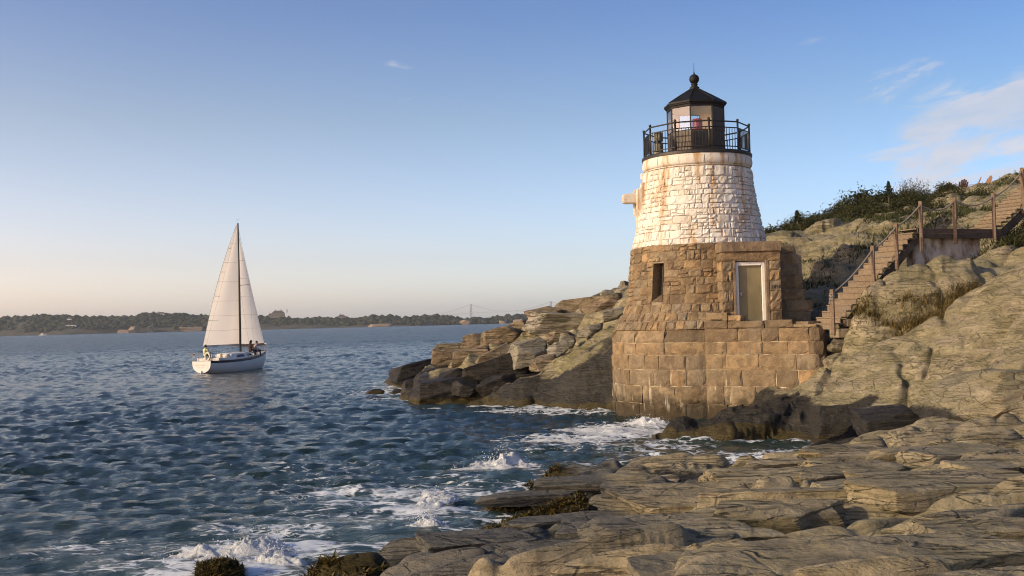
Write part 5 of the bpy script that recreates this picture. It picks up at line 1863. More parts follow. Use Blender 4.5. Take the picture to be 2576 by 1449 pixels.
rs = np.random.RandomState(9)
GBU = 'bushes of the hilltop thicket'
LBU = 'dark green leafy bush in the dense thicket along the hilltop'
cnt = 0
for (x, y, Yd, s) in [(1932, 575, 57, 1.2), (1955, 567, 57, 1.15), (1985, 566, 58, 1.0), (2010, 563, 58, 1.0), (2035, 556, 59, 1.2), (2062, 553, 59, 1.15), (2090, 548, 60, 1.1), (2115, 538, 61, 1.3), (2142, 530, 61, 1.3),
                      (2168, 522, 62, 1.4), (2192, 516, 62, 1.4), (2216, 512, 63, 1.4), (2240, 509, 63, 1.4), (2264, 507, 64, 1.3), (2288, 505, 64, 1.4), (2312, 507, 65, 1.2), (2336, 507, 65, 1.0), (2362, 507, 66, 1.0), (2388, 505, 66, 1.0),
                      (2415, 503, 66, 0.9), (2440, 500, 66, 0.9), (2465, 497, 66, 0.9), (2490, 494, 64, 0.9), (2515, 490, 63, 0.9), (2540, 487, 62, 0.9), (2570, 484, 62, 0.9), (2600, 480, 62, 0.9),
                      (2130, 556, 57, 1.0), (2160, 548, 57, 1.1), (2190, 541, 57, 1.1), (2222, 535, 57, 1.1), (2250, 531, 57, 1.1), (2280, 530, 56, 1.0), (2310, 533, 56, 1.0), (2340, 535, 55, 0.9), (2370, 535, 55, 0.9), (2400, 533, 55, 0.9), (2430, 530, 54, 0.9),
                      (2180, 560, 53, 0.7), (2210, 572, 51, 0.7), (2240, 580, 49, 0.7), (2270, 575, 48, 0.8), (2300, 568, 47, 0.8), (2330, 560, 48, 0.8), (2360, 552, 50, 0.8), (2455, 527, 52, 0.9), (2110, 556, 57, 0.8), (2075, 562, 56, 0.7), (2045, 566, 56, 0.7)]:
    c = P(x, y, Yd)
    gz = ground(c.x, c.y)
    z = min(gz, c.z - 0.2 * s) if y < 520 else gz
    bush(c.x, c.y, s * (0.85 + 0.25 * rs.rand()), rs.randint(5), rs.rand() * 6.28, LBU, GBU, max(gz - 0.2, min(gz + 0.5, c.z - s * 0.55)), 0.9)
    cnt += 1
for i in range(70):
    bx_, by_ = rs.uniform(13.5, 33), rs.uniform(51.5, 61)
    if float(fbm2(np.array([bx_ * 0.2]), np.array([by_ * 0.2]), 2, 131)[0]) + 0.10 * (by_ - 54.5) < -0.05 or bx_ / by_ > 0.42:
        continue
    bush(bx_, by_, rs.uniform(0.6, 1.0), rs.randint(5), rs.rand() * 6.28, LBU, GBU, None, 0.8)
for i, (x, y, Yd, s, lb) in enumerate([(1965, 590, 47.5, 0.45, 'low dark shrub on the rock beside the white tower edge'), (2580, 590, 36.5, 0.7, 'dark shrub at the right edge under the upper stair flight'), (2105, 856, 32.6, 0.26, 'small green tuft shrub at the foot of the first stair post'),
                                       (2230, 690, 34.2, 0.5, 'dark shrub growing below the lower stair flight'), (2460, 612, 35.6, 0.45, 'dark shrub at the end of the wooden landing'), (2555, 640, 34.2, 0.5, 'low shrub on the slope below the landing near the right edge')]):
    c = P(x, y, Yd)
    bush(c.x, c.y, s, i % 5, i * 1.3, lb, None)


def conifer(x, y, Yd, hgt, label, seed):
    c = P(x, y, Yd)
    rs = np.random.RandomState(seed)
    t = empty('conifer', (c.x, c.y, c.z))
    tag(t, label, 'tree')
    MB().tube([(c.x, c.y, c.z - 0.4), (c.x + 0.02, c.y, c.z + hgt * 0.5), (c.x + 0.06, c.y, c.z + hgt)], [0.06, 0.035, 0.008], 6).build('trunk', M_STEM, t)
    n = 1500
    tt = rs.rand(n)
    br_ = rs.randint(0, 26, n)
    ang = br_ * 2.4 + rs.normal(size=n) * 0.16
    lvl = (br_ + 0.5) / 26
    rmax = 0.42 * hgt * (1 - lvl) ** 0.8 * (0.7 + 0.5 * ((br_ * 37) % 7) / 7)
    r = rmax * tt
    p = np.stack([r * np.cos(ang), r * np.sin(ang), lvl * hgt * 0.96 + 0.18 * r], -1) + rs.normal(size=(n, 3)) * 0.02
    a = rs.normal(size=(n, 3))
    a /= np.linalg.norm(a, axis=1)[:, None]
    b = np.cross(a, rs.normal(size=(n, 3)))
    b /= np.linalg.norm(b, axis=1)[:, None]
    s = 0.05 * (0.6 + rs.rand(n, 1))
    V = np.stack([p - a * s, p - b * s * 0.4, p + a * s, p + b * s * 0.4], 1).reshape(-1, 3)
    link('crown', mesh_np('crown', V, np.arange(n * 4).reshape(n, 4), M_PINE), t)


conifer(2236, 498, 60, 0.95, 'little windswept conifer sticking out above the hilltop thicket', 4)
conifer(2006, 556, 57, 0.55, 'tiny tufted sapling above the bushes next to the white tower', 8)
# tall seeding weeds against the sky
rs = np.random.RandomState(12)
wd_ = []
for i in range(150):
    x = rs.uniform(2262, 2335) if i < 95 else rs.uniform(2336, 2480)
    Yd = rs.uniform(61, 65)
    h = rs.uniform(0.5, 1.25) if i < 95 else rs.uniform(0.3, 0.7)
    c = P(x, 500, Yd)
    wd_.append((c.x, c.y, c.z, h))
mbw, mbl = MB(), []
for (x, y, z, h) in wd_:
    tx, ty = rs.normal() * 0.18, rs.normal() * 0.18
    mbw.tube([(x, y, z - 0.5), (x + tx * 0.5, y + ty * 0.5, z + h * 0.5), (x + tx, y + ty, z + h)], [0.008, 0.006, 0.004], 3, False)
    for k in range(14):
        t = 0.35 + 0.65 * rs.rand()
        mbl.append((x + tx * t + rs.normal() * 0.07, y + ty * t + rs.normal() * 0.07, z + h * t))
p = np.array(mbl)
a = rs.normal(size=p.shape) * 0.022
b = rs.normal(size=p.shape) * 0.014
mw_ = len(mbw.v)
V = np.concatenate([np.array([tuple(v) for v in mbw.v]), np.stack([p - a, p - b, p + a, p + b], 1).reshape(-1, 3)])
F = np.concatenate([np.array(mbw.f), mw_ + np.arange(len(p) * 4).reshape(-1, 4)])
tag(link('tall_weeds', mesh_np('tall_weeds', V, F, M_LEAF)), kind='stuff')
# ---------------------------------------------------------------- wooden staircase
def wood(name, c0, c1, rough=0.75):
    m, g = new_mat(name)
    geo = g.n('ShaderNodeTexCoord').outputs['Object']
    pos = g.n('ShaderNodeNewGeometry').outputs['Position']
    rnd = per_piece(g)
    n = g.noise(g.vscale(pos, (2.0, 14.0, 14.0), (0, 0, R(20))), 1.5, 6, 0.65, 0.5)
    n2 = g.noise(pos, 1.2, 3)
    col = g.mix(g.rng(n, 0.3, 0.7), C4(*c0), C4(*c1))
    col = g.mix(g.math('MULTIPLY', rnd, 0.35), col, C4(c0[0] * 0.6, c0[1] * 0.6, c0[2] * 0.65))
    col = g.mix(g.math('MULTIPLY', g.rng(n2, 0.5, 0.75), 0.4), col, C4(0.20, 0.185, 0.165))
    finish(g, pbsdf(g, col, rough, bumpn(g, n, 0.4, 0.01), Specular_IOR_Level=0.25))
    return m


M_WOOD = wood('weathered_boards', (0.14, 0.105, 0.07), (0.27, 0.21, 0.15))
M_POST = wood('weathered_post', (0.14, 0.098, 0.068), (0.25, 0.18, 0.125))
M_WOODD = wood('dark_weathered_boards', (0.06, 0.045, 0.036), (0.12, 0.092, 0.075))
m, g = new_mat('rope_fibre')
pos = g.n('ShaderNodeNewGeometry').outputs['Position']
wv = g.n('ShaderNodeTexWave', {'wave_type': 'BANDS', 'bands_direction': 'DIAGONAL'}, Vector=pos, Scale=14.0, Distortion=1.0)
finish(g, pbsdf(g, g.mix(wv.outputs['Fac'], C4(0.16, 0.14, 0.115), C4(0.42, 0.38, 0.33)), 0.9, bumpn(g, wv.outputs['Fac'], 0.8, 0.02)))
M_ROPE = m

S0 = Vector((9.86, 33.0, 2.92))          # near lower corner of the flight
S1 = Vector((13.25, 35.0, 5.98))
stair = empty('staircase', S0)
tag(stair, 'weathered wooden staircase with rope handrail climbing the rocks right of the lighthouse', 'staircase')
adir = Vector((S1.x - S0.x, S1.y - S0.y, 0))
run_total = adir.length
adir.normalize()
wdir = Vector((-adir.y, adir.x, 0))       # away from the viewer
NST = 16
rise = (S1.z - S0.z) / NST
run = run_total / NST
WID = 0.95


def flight(o, nst, run, rise, a, w, wid):
    for k in range(nst):
        base = o + a * (run * k) + Vector((0, 0, rise * k))
        Mx = Matrix((a, w, Vector((0, 0, 1)))).transposed()
        j = 0.03 * math.sin(k * 2.3)
        MB().box(base + a * (run * 0.5 + 0.012) + w * (wid / 2 - 0.03) + Vector((0, 0, rise - 0.022)), (run + 0.06, wid + 0.08 + j, 0.045), M=Mx).build('tread', M_WOOD, stair, bevel=0.006)
        MB().box(base + a * 0.018 + w * (wid / 2) + Vector((0, 0, rise / 2 - 0.025)), (0.034, wid + 0.02, rise - 0.05), M=Mx).build('riser', M_WOOD, stair, bevel=0.004)
    for off in (0.045, wid - 0.045):
        p0 = o + w * off + a * 0.05 + Vector((0, 0, -0.30))
        p1 = o + w * off + a * (run * nst) + Vector((0, 0, rise * nst - 0.22))
        MB().beam(p0, p1, 0.05, 0.26).build('stringer', M_WOODD, stair)


flight(S0, NST, run, rise, adir, wdir, WID)
# landing
P6 = P(2497, 571, 36.2)
LZ = S1.z + 0.03
L0, L1_ = Vector((S1.x, S1.y, LZ)), Vector((P6.x, P6.y, LZ))
la = (L1_ - L0).normalized()
lw = Vector((-la.y, la.x, 0))
for k in range(9):
    q = (k + 0.5) / 9
    MB().beam(L0 + lw * (0.03 + 1.1 * q) + Vector((0, 0, 0.10)), L1_ + lw * (0.03 + 1.1 * q) + la * 0.4 + Vector((0, 0, 0.10)), 0.115, 0.035).build('landing_board', M_WOOD, stair)
for (za, h) in ((-0.045, 0.145), (-0.20, 0.15)):
    MB().beam(L0 + Vector((0, 0, za + 0.07)) - lw * 0.02, L1_ + la * 0.35 + Vector((0, 0, za + 0.07)) - lw * 0.02, 0.045, h).build('fascia_board', M_WOODD, stair)
# upper flight
U0 = L1_ + la * 0.15 + Vector((0, 0, 0.09))
U1 = P(2570, 514, 37.05)
ua = Vector((U1.x - U0.x, U1.y - U0.y, 0))
ul = ua.length
ua.normalize()
uw = Vector((-ua.y, ua.x, 0))
nun = 12
flight(U0, nun, 0.28, 0.152, ua, uw, 1.0)
# posts and ropes
tops = []
for (x, yt, yb, Yd) in ((2092.5, 728, 842, 32.85), (2194.5, 618, 724, 33.75), (2253, 562, 678, 34.3), (2315, 506, 634, 34.85), (2400, 497, 614, 35.45), (2498, 486, 604, 36.1), (2570, 422, 538, 37.0)):
    a, b_ = P(x, yb, Yd), P(x, yt, Yd)
    a = Vector((b_.x, b_.y, a.z))
    mbp = MB()
    mbp.beam(a, b_, 0.115, 0.115, upv=(0.5, 0.86, 0))
    mbp.build('post', M_POST, stair, bevel=0.012)
    tops.append(b_ + Vector((0, -0.02, -0.12)))
sags = [0.12, 0.06, 0.06, 0.24, 0.22, 0.12]
for k in range(len(tops) - 1):
    a, b_ = tops[k], tops[k + 1]
    pts = [a.lerp(b_, t / 14) - Vector((0, 0, 4 * sags[k] * (t / 14) * (1 - t / 14))) for t in range(15)]
    MB().tube(pts, 0.027, 6).build('rope', M_ROPE, stair, smooth=True)
a = tops[-1]
MB().tube([a, a + Vector((0.4, 0.4, 0.12)), a + Vector((1.2, 1.2, 0.75))], 0.027, 6).build('rope', M_ROPE, stair, smooth=True)
# rope lashing on the first post
kn = MB()
for k in range(5):
    z = tops[0].z - 0.02 - k * 0.045
    kn.tube([(tops[0].x + 0.085 * math.cos(t), tops[0].y + 0.02 + 0.085 * math.sin(t), z) for t in np.linspace(0, 6.28, 13)], 0.016, 5)
kn.tube([(tops[0].x - 0.085, tops[0].y, tops[0].z - 0.2), (tops[0].x - 0.10, tops[0].y, tops[0].z - 0.34)], 0.016, 5)
kn.build('rope_knot', M_ROPE, stair)
# stone blocks at the foot
for i, (x, y, Yd, w, h) in enumerate(((2128, 838, 33.0, 0.8, 0.28), (2140, 812, 33.3, 0.55, 0.24))):
    c = P(x, y, Yd)
    mbk = MB().box(c, (w, 0.6, h), rz=0.15)
    o = mbk.build('footing_block', M_GRAN, None, origin=(c.x, c.y, c.z - h / 2), bevel=0.025)
    tag(o, ('lower' if i == 0 else 'upper, shorter') + ' rough granite footing block beside the first stair post', 'stone block')
# concrete wall below the landing
m, g = new_mat('stained_concrete')
pos = g.n('ShaderNodeNewGeometry').outputs['Position']
st = g.noise(g.vscale(pos, (1.6, 1.6, 0.7)), 1.2, 6, 0.65)
cb = g.mix(g.rng(st, 0.4, 0.62), C4(0.52, 0.48, 0.43), C4(0.18, 0.12, 0.075))
finish(g, pbsdf(g, cb, 0.9, bumpn(g, g.noise(pos, 8, 5), 0.5, 0.03)))
cw = MB()
q0, q1 = L0 + la * 0.05 + lw * 0.28, L1_ - la * 0.3 + lw * 0.28
cw.add([q0 + Vector((0, 0, -0.18)), q1 + Vector((0, 0, -0.18)), q1 + Vector((0, 0, -0.85)), q0 + Vector((0, 0, -1.25)),
        q0 + lw * 0.3 + Vector((0, 0, -0.18)), q1 + lw * 0.3 + Vector((0, 0, -0.18)), q1 + lw * 0.3 + Vector((0, 0, -0.85)), q0 + lw * 0.3 + Vector((0, 0, -1.25))],
       [(0, 1, 2, 3), (4, 7, 6, 5), (0, 4, 5, 1), (1, 5, 6, 2), (2, 6, 7, 3), (3, 7, 4, 0)])
o = cw.build('concrete_wall', m, None, origin=(q0.x, q0.y, q0.z - 1.25))
tag(o, 'rust-stained pale concrete wall under the wooden stair landing', 'wall')

# ---------------------------------------------------------------- chairs on the hilltop
M_CHAIR = wood('chair_cedar', (0.22, 0.115, 0.06), (0.36, 0.20, 0.11))


def lounge_chair(x, y, Yd, yaw, label):
    c = P(x, y, Yd)
    t = empty('garden_chair', c)
    tag(t, label, 'chair', 'fan-backed wooden chairs on the hilltop')
    Mz = Matrix.Rotation(yaw, 3, 'Z')

    def w(px, py, pz):
        return c + Mz @ Vector((px, py, pz))
    # chair faces +y in its own frame
    for i, (ox, hh) in enumerate(((-0.22, 0.78), (-0.11, 0.90), (0.0, 0.95), (0.11, 0.90), (0.22, 0.78))):
        MB().beam(w(ox * 0.8, -0.18, 0.25), w(ox * 1.25, -0.18 - 0.36 * hh, 0.25 + 0.88 * hh), 0.105, 0.022, upv=Mz @ Vector((0, 1, 0.3))).build('back_slat', M_CHAIR, t)
    for k in range(5):
        f = k / 4
        MB().beam(w(-0.27, -0.15 + 0.52 * f, 0.27 + 0.12 * f), w(0.27, -0.15 + 0.52 * f, 0.27 + 0.12 * f), 0.1, 0.022).build('seat_slat', M_CHAIR, t)
    for s_ in (-1, 1):
        MB().beam(w(0.36 * s_, -0.42, 0.58), w(0.36 * s_, 0.42, 0.60), 0.13, 0.025).build('armrest', M_CHAIR, t)
        MB().beam(w(0.32 * s_, 0.36, 0.0), w(0.32 * s_, 0.36, 0.58), 0.09, 0.03).build('front_leg', M_CHAIR, t)
        MB().beam(w(0.30 * s_, 0.38, 0.36), w(0.30 * s_, -0.55, 0.03), 0.03, 0.12).build('side_rail', M_CHAIR, t)
        MB().beam(w(0.34 * s_, -0.40, 0.0), w(0.34 * s_, -0.40, 0.57), 0.07, 0.03).build('rear_leg', M_CHAIR, t)
    MB().beam(w(-0.36, -0.36, 0.55), w(0.36, -0.36, 0.55), 0.03, 0.07).build('back_rail', M_CHAIR, t)


lounge_chair(2374, 508, 62, R(20), 'fan-backed wooden chair on the hilltop, leftmost of four, nearest the thicket')
lounge_chair(2413, 500, 62.5, R(15), 'second fan-backed wooden chair from the left on the hilltop')
lounge_chair(2446, 492, 63, R(75), 'third wooden chair on the hilltop, turned half sideways')
lounge_chair(2472, 489, 62, R(92), 'rightmost hilltop chair in full profile, its tall back leaning right')
c0, c1 = P(2352, 498, 60.5), P(2448, 490, 60.5)
fr_ = empty('low_rail', P(2352, 512, 60.5))
tag(fr_, 'low wooden rail running in front of the hilltop chairs', 'rail')
MB().beam(c0, c1, 0.06, 0.09).build('rail_board', M_WOODD, fr_)
for q in (0.05, 0.5, 0.95):
    p = c0.lerp(c1, q)
    MB().beam(p - Vector((0, 0, 0.6)), p, 0.09, 0.09, upv=(0, 1, 0)).build('rail_post', M_WOODD, fr_)

# ---------------------------------------------------------------- sailing yacht
M_HULL = simple('white_gelcoat', (0.72, 0.70, 0.67), 0.28, var=0.04, scale=1.5, bump=0.0)
M_NAVY = simple('navy_stripe', (0.012, 0.018, 0.04), 0.35, var=0.1)
M_TEAK = simple('teak', (0.20, 0.12, 0.06), 0.6, var=0.3, scale=5, sc3=(1, 6, 1))
M_DECK = simple('grey_deck', (0.50, 0.48, 0.45), 0.6, var=0.06)
M_ALU = simple('mast_alloy', (0.42, 0.42, 0.42), 0.4, 0.6, var=0.1)
M_MAST = simple('dark_mast_paint', (0.06, 0.06, 0.055), 0.5)
M_BOOT = simple('dark_antifoul', (0.015, 0.013, 0.012), 0.5)
M_LINE = simple('rigging_wire', (0.25, 0.24, 0.22), 0.5)
M_BLUE = simple('blue_canvas', (0.02, 0.035, 0.12), 0.8)
M_GOLD = simple('gold_leaf_lettering', (0.42, 0.28, 0.09), 0.5)
M_WINDOW = simple('smoked_window', (0.02, 0.02, 0.022), 0.15)
m, g = new_mat('sailcloth')
pos = g.n('ShaderNodeNewGeometry').outputs['Position']
n = g.noise(pos, 0.6, 4)
col = g.mix(g.rng(n, 0.3, 0.7), C4(0.80, 0.78, 0.76), C4(0.86, 0.84, 0.82))
d = pbsdf(g, col, 0.8, bumpn(g, g.noise(g.vscale(pos, (1, 1, 0.5)), 0.9, 3), 0.35, 0.2))
finish(g, g.n('ShaderNodeMixShader', i0=0.58, i1=d, i2=g.n('ShaderNodeBsdfTranslucent', Color=C4(0.96, 0.92, 0.87))))
M_SAIL = m

BS = Vector((-24.05, 82.9, 0.0))
BD_ = Vector((0.335, 0.942, 0)).normalized()
BX = Vector((BD_.y, -BD_.x, 0))          # starboard
LOA = 9.0
boat = empty('sailing_yacht', BS)
tag(boat, 'white sailing yacht with navy sheer stripe under full sail in the bay', 'sailboat')


def bp(l, s_, z):
    return BS + BD_ * l + BX * s_ + Vector((0, 0, z))


# hull lofted from stations: (position, half beam at deck, deck height, keel depth, fullness)
st_ = [(0.0, 0.84, 0.92, -0.02, 0.75), (0.7, 1.05, 0.90, -0.25, 0.8), (1.8, 1.30, 0.90, -0.45, 0.8), (3.2, 1.48, 0.93, -0.55, 0.8), (4.6, 1.46, 1.0, -0.55, 0.75), (6.0, 1.22, 1.10, -0.45, 0.7), (7.2, 0.86, 1.22, -0.3, 0.62), (8.2, 0.45, 1.34, -0.05, 0.55), (8.8, 0.14, 1.43, 0.5, 0.5), (9.0, 0.02, 1.46, 1.1, 0.5)]
NS = 11
hv, hf = [], []
for (l, hb, dz, kz, fl) in st_:
    for side in (1, -1):
        for k in range(NS):
            t = k / (NS - 1)               # 0 keel, 1 deck
            z = kz + (dz - kz) * t
            s_ = hb * (1 - (1 - t) ** (1.4 + 2.2 * fl)) ** (0.62)
            hv.append((l, side * s_, z))


def hullfaces(k0, k1):
    f = []
    for i in range(len(st_) - 1):
        for sd in (0, 1):
            for k in range(k0, k1):
                a = i * 2 * NS + sd * NS + k
                b_ = a + 2 * NS
                f.append((a, a + 1, b_ + 1, b_) if sd else (a, b_, b_ + 1, a + 1))
    return f


hm = MB()
hm.add([bp(*v) for v in hv], hullfaces(0, NS - 1))
hull = hm.build('hull', M_HULL, boat, smooth=True)
# navy band, boot top, transom, deck
band = MB()
for sd in (1, -1):
    for i in range(len(st_) - 1):
        (l, hb, dz, _, _), (l2, hb2, dz2, _, _) = st_[i], st_[i + 1]
        band.add([bp(l, sd * (hb + 0.012), dz + 0.02), bp(l2, sd * (hb2 + 0.012), dz2 + 0.02), bp(l2, sd * (hb2 + 0.008), dz2 - 0.15), bp(l, sd * (hb + 0.008), dz - 0.15)], [(0, 1, 2, 3)])
band.build('sheer_stripe', M_NAVY, hull, origin=BS)
tr_ = MB()
ring = [bp(-0.01, -s_, z) for (l, s_, z) in hv[:NS]] + [bp(-0.01, s_, z) for (l, s_, z) in reversed(hv[:NS])]
tr_.v = [tuple(q) for q in ring]
tr_.f = [tuple(range(len(ring)))]
tr_.build('transom', M_HULL, hull, origin=BS)
dk = MB()
for i in range(len(st_) - 1):
    (l, hb, dz, _, _), (l2, hb2, dz2, _, _) = st_[i], st_[i + 1]
    dk.add([bp(l, -hb, dz), bp(l, hb, dz), bp(l2, hb2, dz2), bp(l2, -hb2, dz2)], [(0, 1, 2, 3)])
dk.build('deck', M_DECK, boat)
tl_ = MB()
for sd in (1, -1):
    tl_.tube([bp(l, sd * hb, dz + 0.03) for (l, hb, dz, _, _) in st_], 0.025, 5)
tl_.build('toe_rail', M_TEAK, hull, origin=BS)
# lettering on the transom (too worn to read) in short gilt strokes
let = MB()
for row, (z, n_, w_) in enumerate(((0.62, 9, 0.085), (0.44, 6, 0.07))):
    for k in range(n_):
        s_ = (k - (n_ - 1) / 2) * w_ * 1.25
        if row == 1 and k in (2, 3):
            continue
        let.add([bp(-0.02, s_ - w_ * 0.3, z - w_ * 0.5), bp(-0.02, s_ - w_ * 0.12, z - w_ * 0.5), bp(-0.02, s_ - w_ * 0.12 + 0.015, z + w_ * 0.6), bp(-0.02, s_ - w_ * 0.3, z + w_ * 0.6)], [(0, 1, 2, 3)])
        if k % 2 == 0:
            let.add([bp(-0.021, s_ - w_ * 0.1, z + w_ * 0.35), bp(-0.021, s_ + w_ * 0.3, z + w_ * 0.35), bp(-0.021, s_ + w_ * 0.3, z + w_ * 0.55), bp(-0.021, s_ - w_ * 0.1, z + w_ * 0.55)], [(0, 1, 2, 3)])
let.build('transom_lettering', M_GOLD, hull, origin=BS)
MB().box(bp(-0.06, 0, -0.05), (0.06, 0.1, 0.5), rz=-0.35).build('rudder', M_HULL, hull, origin=BS)

Mb = Matrix((BX, BD_, Vector((0, 0, 1)))).transposed()
cab = MB()
cs = [(2.9, 0.86, 0.95, 1.36), (3.2, 0.86, 0.96, 1.40), (5.4, 0.70, 1.06, 1.44), (6.0, 0.56, 1.10, 1.36), (6.5, 0.42, 1.14, 1.18)]
cvv = []
for (l, hb, z0_, z1_) in cs:
    cvv += [bp(l, -hb, z0_ - 0.05), bp(l, -hb * 0.84, z1_), bp(l, 0, z1_ + 0.06), bp(l, hb * 0.84, z1_), bp(l, hb, z0_ - 0.05)]
cf = [(i * 5 + k, i * 5 + k + 1, i * 5 + 6 + k, i * 5 + 5 + k) for i in range(len(cs) - 1) for k in range(4)] + [(0, 1, 2, 3, 4), tuple(range(24, 19, -1))]
cab.add(cvv, cf)
cabin = cab.build('cabin', M_HULL, boat)
MB().add([bp(3.55, 0.862, 1.10), bp(4.75, 0.79, 1.14), bp(4.6, 0.715, 1.31), bp(3.6, 0.76, 1.29)], [(0, 1, 2, 3)]).build('cabin_window', M_WINDOW, cabin, origin=BS)
for l in (5.35, 5.75):
    MB().tube([bp(l, 0.60 - 0.12 * (l - 5.35), 1.24), bp(l, 0.72 - 0.16 * (l - 5.35), 1.23)], 0.07, 10).build('porthole', M_WINDOW, cabin, origin=BS)
MB().box(bp(2.88, 0, 1.18), (0.55, 0.05, 0.4), M=Mb).build('companionway', M_TEAK, cabin, origin=BS)
MB().box(bp(2.5, 0.55, 1.20), (0.42, 0.5, 0.34), M=Mb).build('cockpit_dodger', M_HULL, cabin, origin=BS, bevel=0.04)
cp_ = MB()
for sd in (1, -1):
    cp_.box(bp(1.8, sd * 0.92, 1.02), (0.16, 1.9, 0.24), M=Mb)
cp_.box(bp(0.95, 0, 1.02), (1.7, 0.14, 0.22), M=Mb)
cp_.build('cockpit_coaming', M_HULL, boat, bevel=0.02)
MB().box(bp(1.85, 0, 0.935), (1.5, 1.7, 0.03), M=Mb).build('cockpit_sole', M_TEAK, boat)
# wheel, pushpit, pulpit, stanchions and lifelines
MB().tube([bp(1.35, 0.42 * math.cos(t), 1.42 + 0.42 * math.sin(t)) for t in np.linspace(0, 6.283, 21)], 0.022, 5).tube([bp(1.4, 0, 0.9), bp(1.4, 0, 1.42)], 0.06, 8).build('steering_wheel', M_ALU, boat)
pu_ = MB()
for z in (1.22, 1.52):
    pu_.tube([bp(1.1, 1.08, z), bp(0.1, 0.84, z), bp(0.02, 0.5, z), bp(0.02, -0.5, z), bp(0.1, -0.84, z), bp(1.1, -1.08, z)], 0.018, 5)
for (l, s_) in ((1.1, 1.08), (0.1, 0.84), (0.02, 0.3), (0.02, -0.3), (0.1, -0.84), (1.1, -1.08)):
    pu_.tube([bp(l, s_, 0.9), bp(l, s_, 1.54)], 0.018, 5)
pu_.build('pushpit', M_ALU, boat)
MB().box(bp(-0.05, -0.78, 1.46), (0.3, 0.16, 0.1), M=Mb).build('stern_locker', M_TEAK, boat)
li = MB()
stl = [(1.1, 1.10, 0.9), (2.6, 1.40, 0.92), (4.2, 1.46, 0.98), (5.8, 1.26, 1.09), (7.3, 0.83, 1.23), (8.3, 0.42, 1.35)]
for sd in (1, -1):
    for (l, s_, z) in stl:
        MB().tube([bp(l, sd * s_, z), bp(l, sd * s_, z + 0.62)], 0.014, 5).build('stanchion', M_ALU, boat)
    for dz_ in (0.6, 0.32):
        li.tube([bp(l, sd * s_, z + dz_) for (l, s_, z) in stl], 0.006, 4)
li.build('lifelines', M_LINE, boat)
MB().tube([bp(8.3, 0.42, 1.95), bp(8.95, 0.12, 2.05), bp(8.95, -0.12, 2.05), bp(8.3, -0.42, 1.95)], 0.018, 5).tube([bp(8.95, 0.1, 1.45), bp(8.95, 0.1, 2.05)], 0.018, 5).tube([bp(8.95, -0.1, 1.45), bp(8.95, -0.1, 2.05)], 0.018, 5).build('pulpit', M_ALU, boat)
# spars
ML = 5.25
MT = 12.0
mast = MB().tube([bp(ML, 0, 1.4), bp(ML - 0.02, 0, 7), bp(ML - 0.06, 0, MT)], [0.10, 0.09, 0.06], 10).build('mast', M_MAST, boat, smooth=True)
MB().tube([bp(ML - 0.06, 0, MT), bp(ML - 0.06, 0, MT + 0.35)], 0.008, 4).tube([bp(ML - 0.16, -0.1, MT + 0.33), bp(ML + 0.02, 0.1, MT + 0.33)], 0.012, 4).build('wind_vane', M_LINE, mast, origin=BS)
sprz = 6.9
MB().tube([bp(ML, -0.95, sprz + 0.05), bp(ML, 0, sprz), bp(ML, 0.95, sprz + 0.05)], 0.022, 5).build('spreader', M_TEAK, mast, origin=BS)
bang = R(-14)
boomd = (-BD_) * math.cos(bang) + BX * math.sin(bang)
BT = bp(ML - 0.1, 0, 2.08)
BE = BT + boomd * 3.75 + Vector((0, 0, -0.02))
boom = MB().tube([BT, BE], 0.055, 8).build('boom', M_ALU, boat, smooth=True)
rg = MB()
fs0, fs1 = bp(8.85, 0, 1.55), bp(ML - 0.03, 0, MT - 0.45)
rg.tube([fs0, fs1], 0.008, 4)
rg.tube([bp(0.1, 0, 1.0), bp(ML - 0.06, 0, MT - 0.02)], 0.006, 4)
for sd in (1, -1):
    rg.tube([bp(ML - 0.1, sd * 1.4, 1.0), bp(ML, sd * 0.95, sprz + 0.05), bp(ML - 0.06, 0, MT - 0.1)], 0.006, 4)
    rg.tube([bp(ML - 0.5, sd * 1.38, 1.0), bp(ML, 0, sprz)], 0.006, 4)
rg.tube([BE, bp(1.4, 0.1, 1.1)], 0.01, 4)
rg.build('rigging', M_LINE, boat)


def sail(name, luff0, luff1, clew, head_w, roach, camber, nrm, parent):
    """curved triangular sail; luff0 tack, luff1 head"""
    nu_, nv_ = 14, 26
    V = []
    for j in range(nv_):
        v = j / (nv_ - 1)
        a = luff0.lerp(luff1, v)
        e = clew.lerp(luff1 + (clew - luff0).normalized() * head_w, v)
        d = (clew - luff0).normalized()
        e = e + d * roach * math.sin(math.pi * v) * (1 - 0.15 * v)
        for i in range(nu_):
            u = i / (nu_ - 1)
            p = a.lerp(e, u)
            ch = (e - a).length
            b_ = camber * ch * math.sin(math.pi * u ** 0.75) * (0.35 + 0.65 * math.sin(math.pi * min(1, v * 0.9 + 0.08)))
            b_ += 0.02 * math.sin(9 * u + 7 * v) * u
            V.append(p + nrm * b_ + Vector((0, 0, -0.10 * math.sin(math.pi * u) * (1 - v) ** 4)))
    F = grid_faces(nv_, nu_)
    me = mesh_np(name, np.array([tuple(q - BS) for q in V]), F, M_SAIL, True)
    o = link(name, me, parent)
    return o, V, nu_, nv_


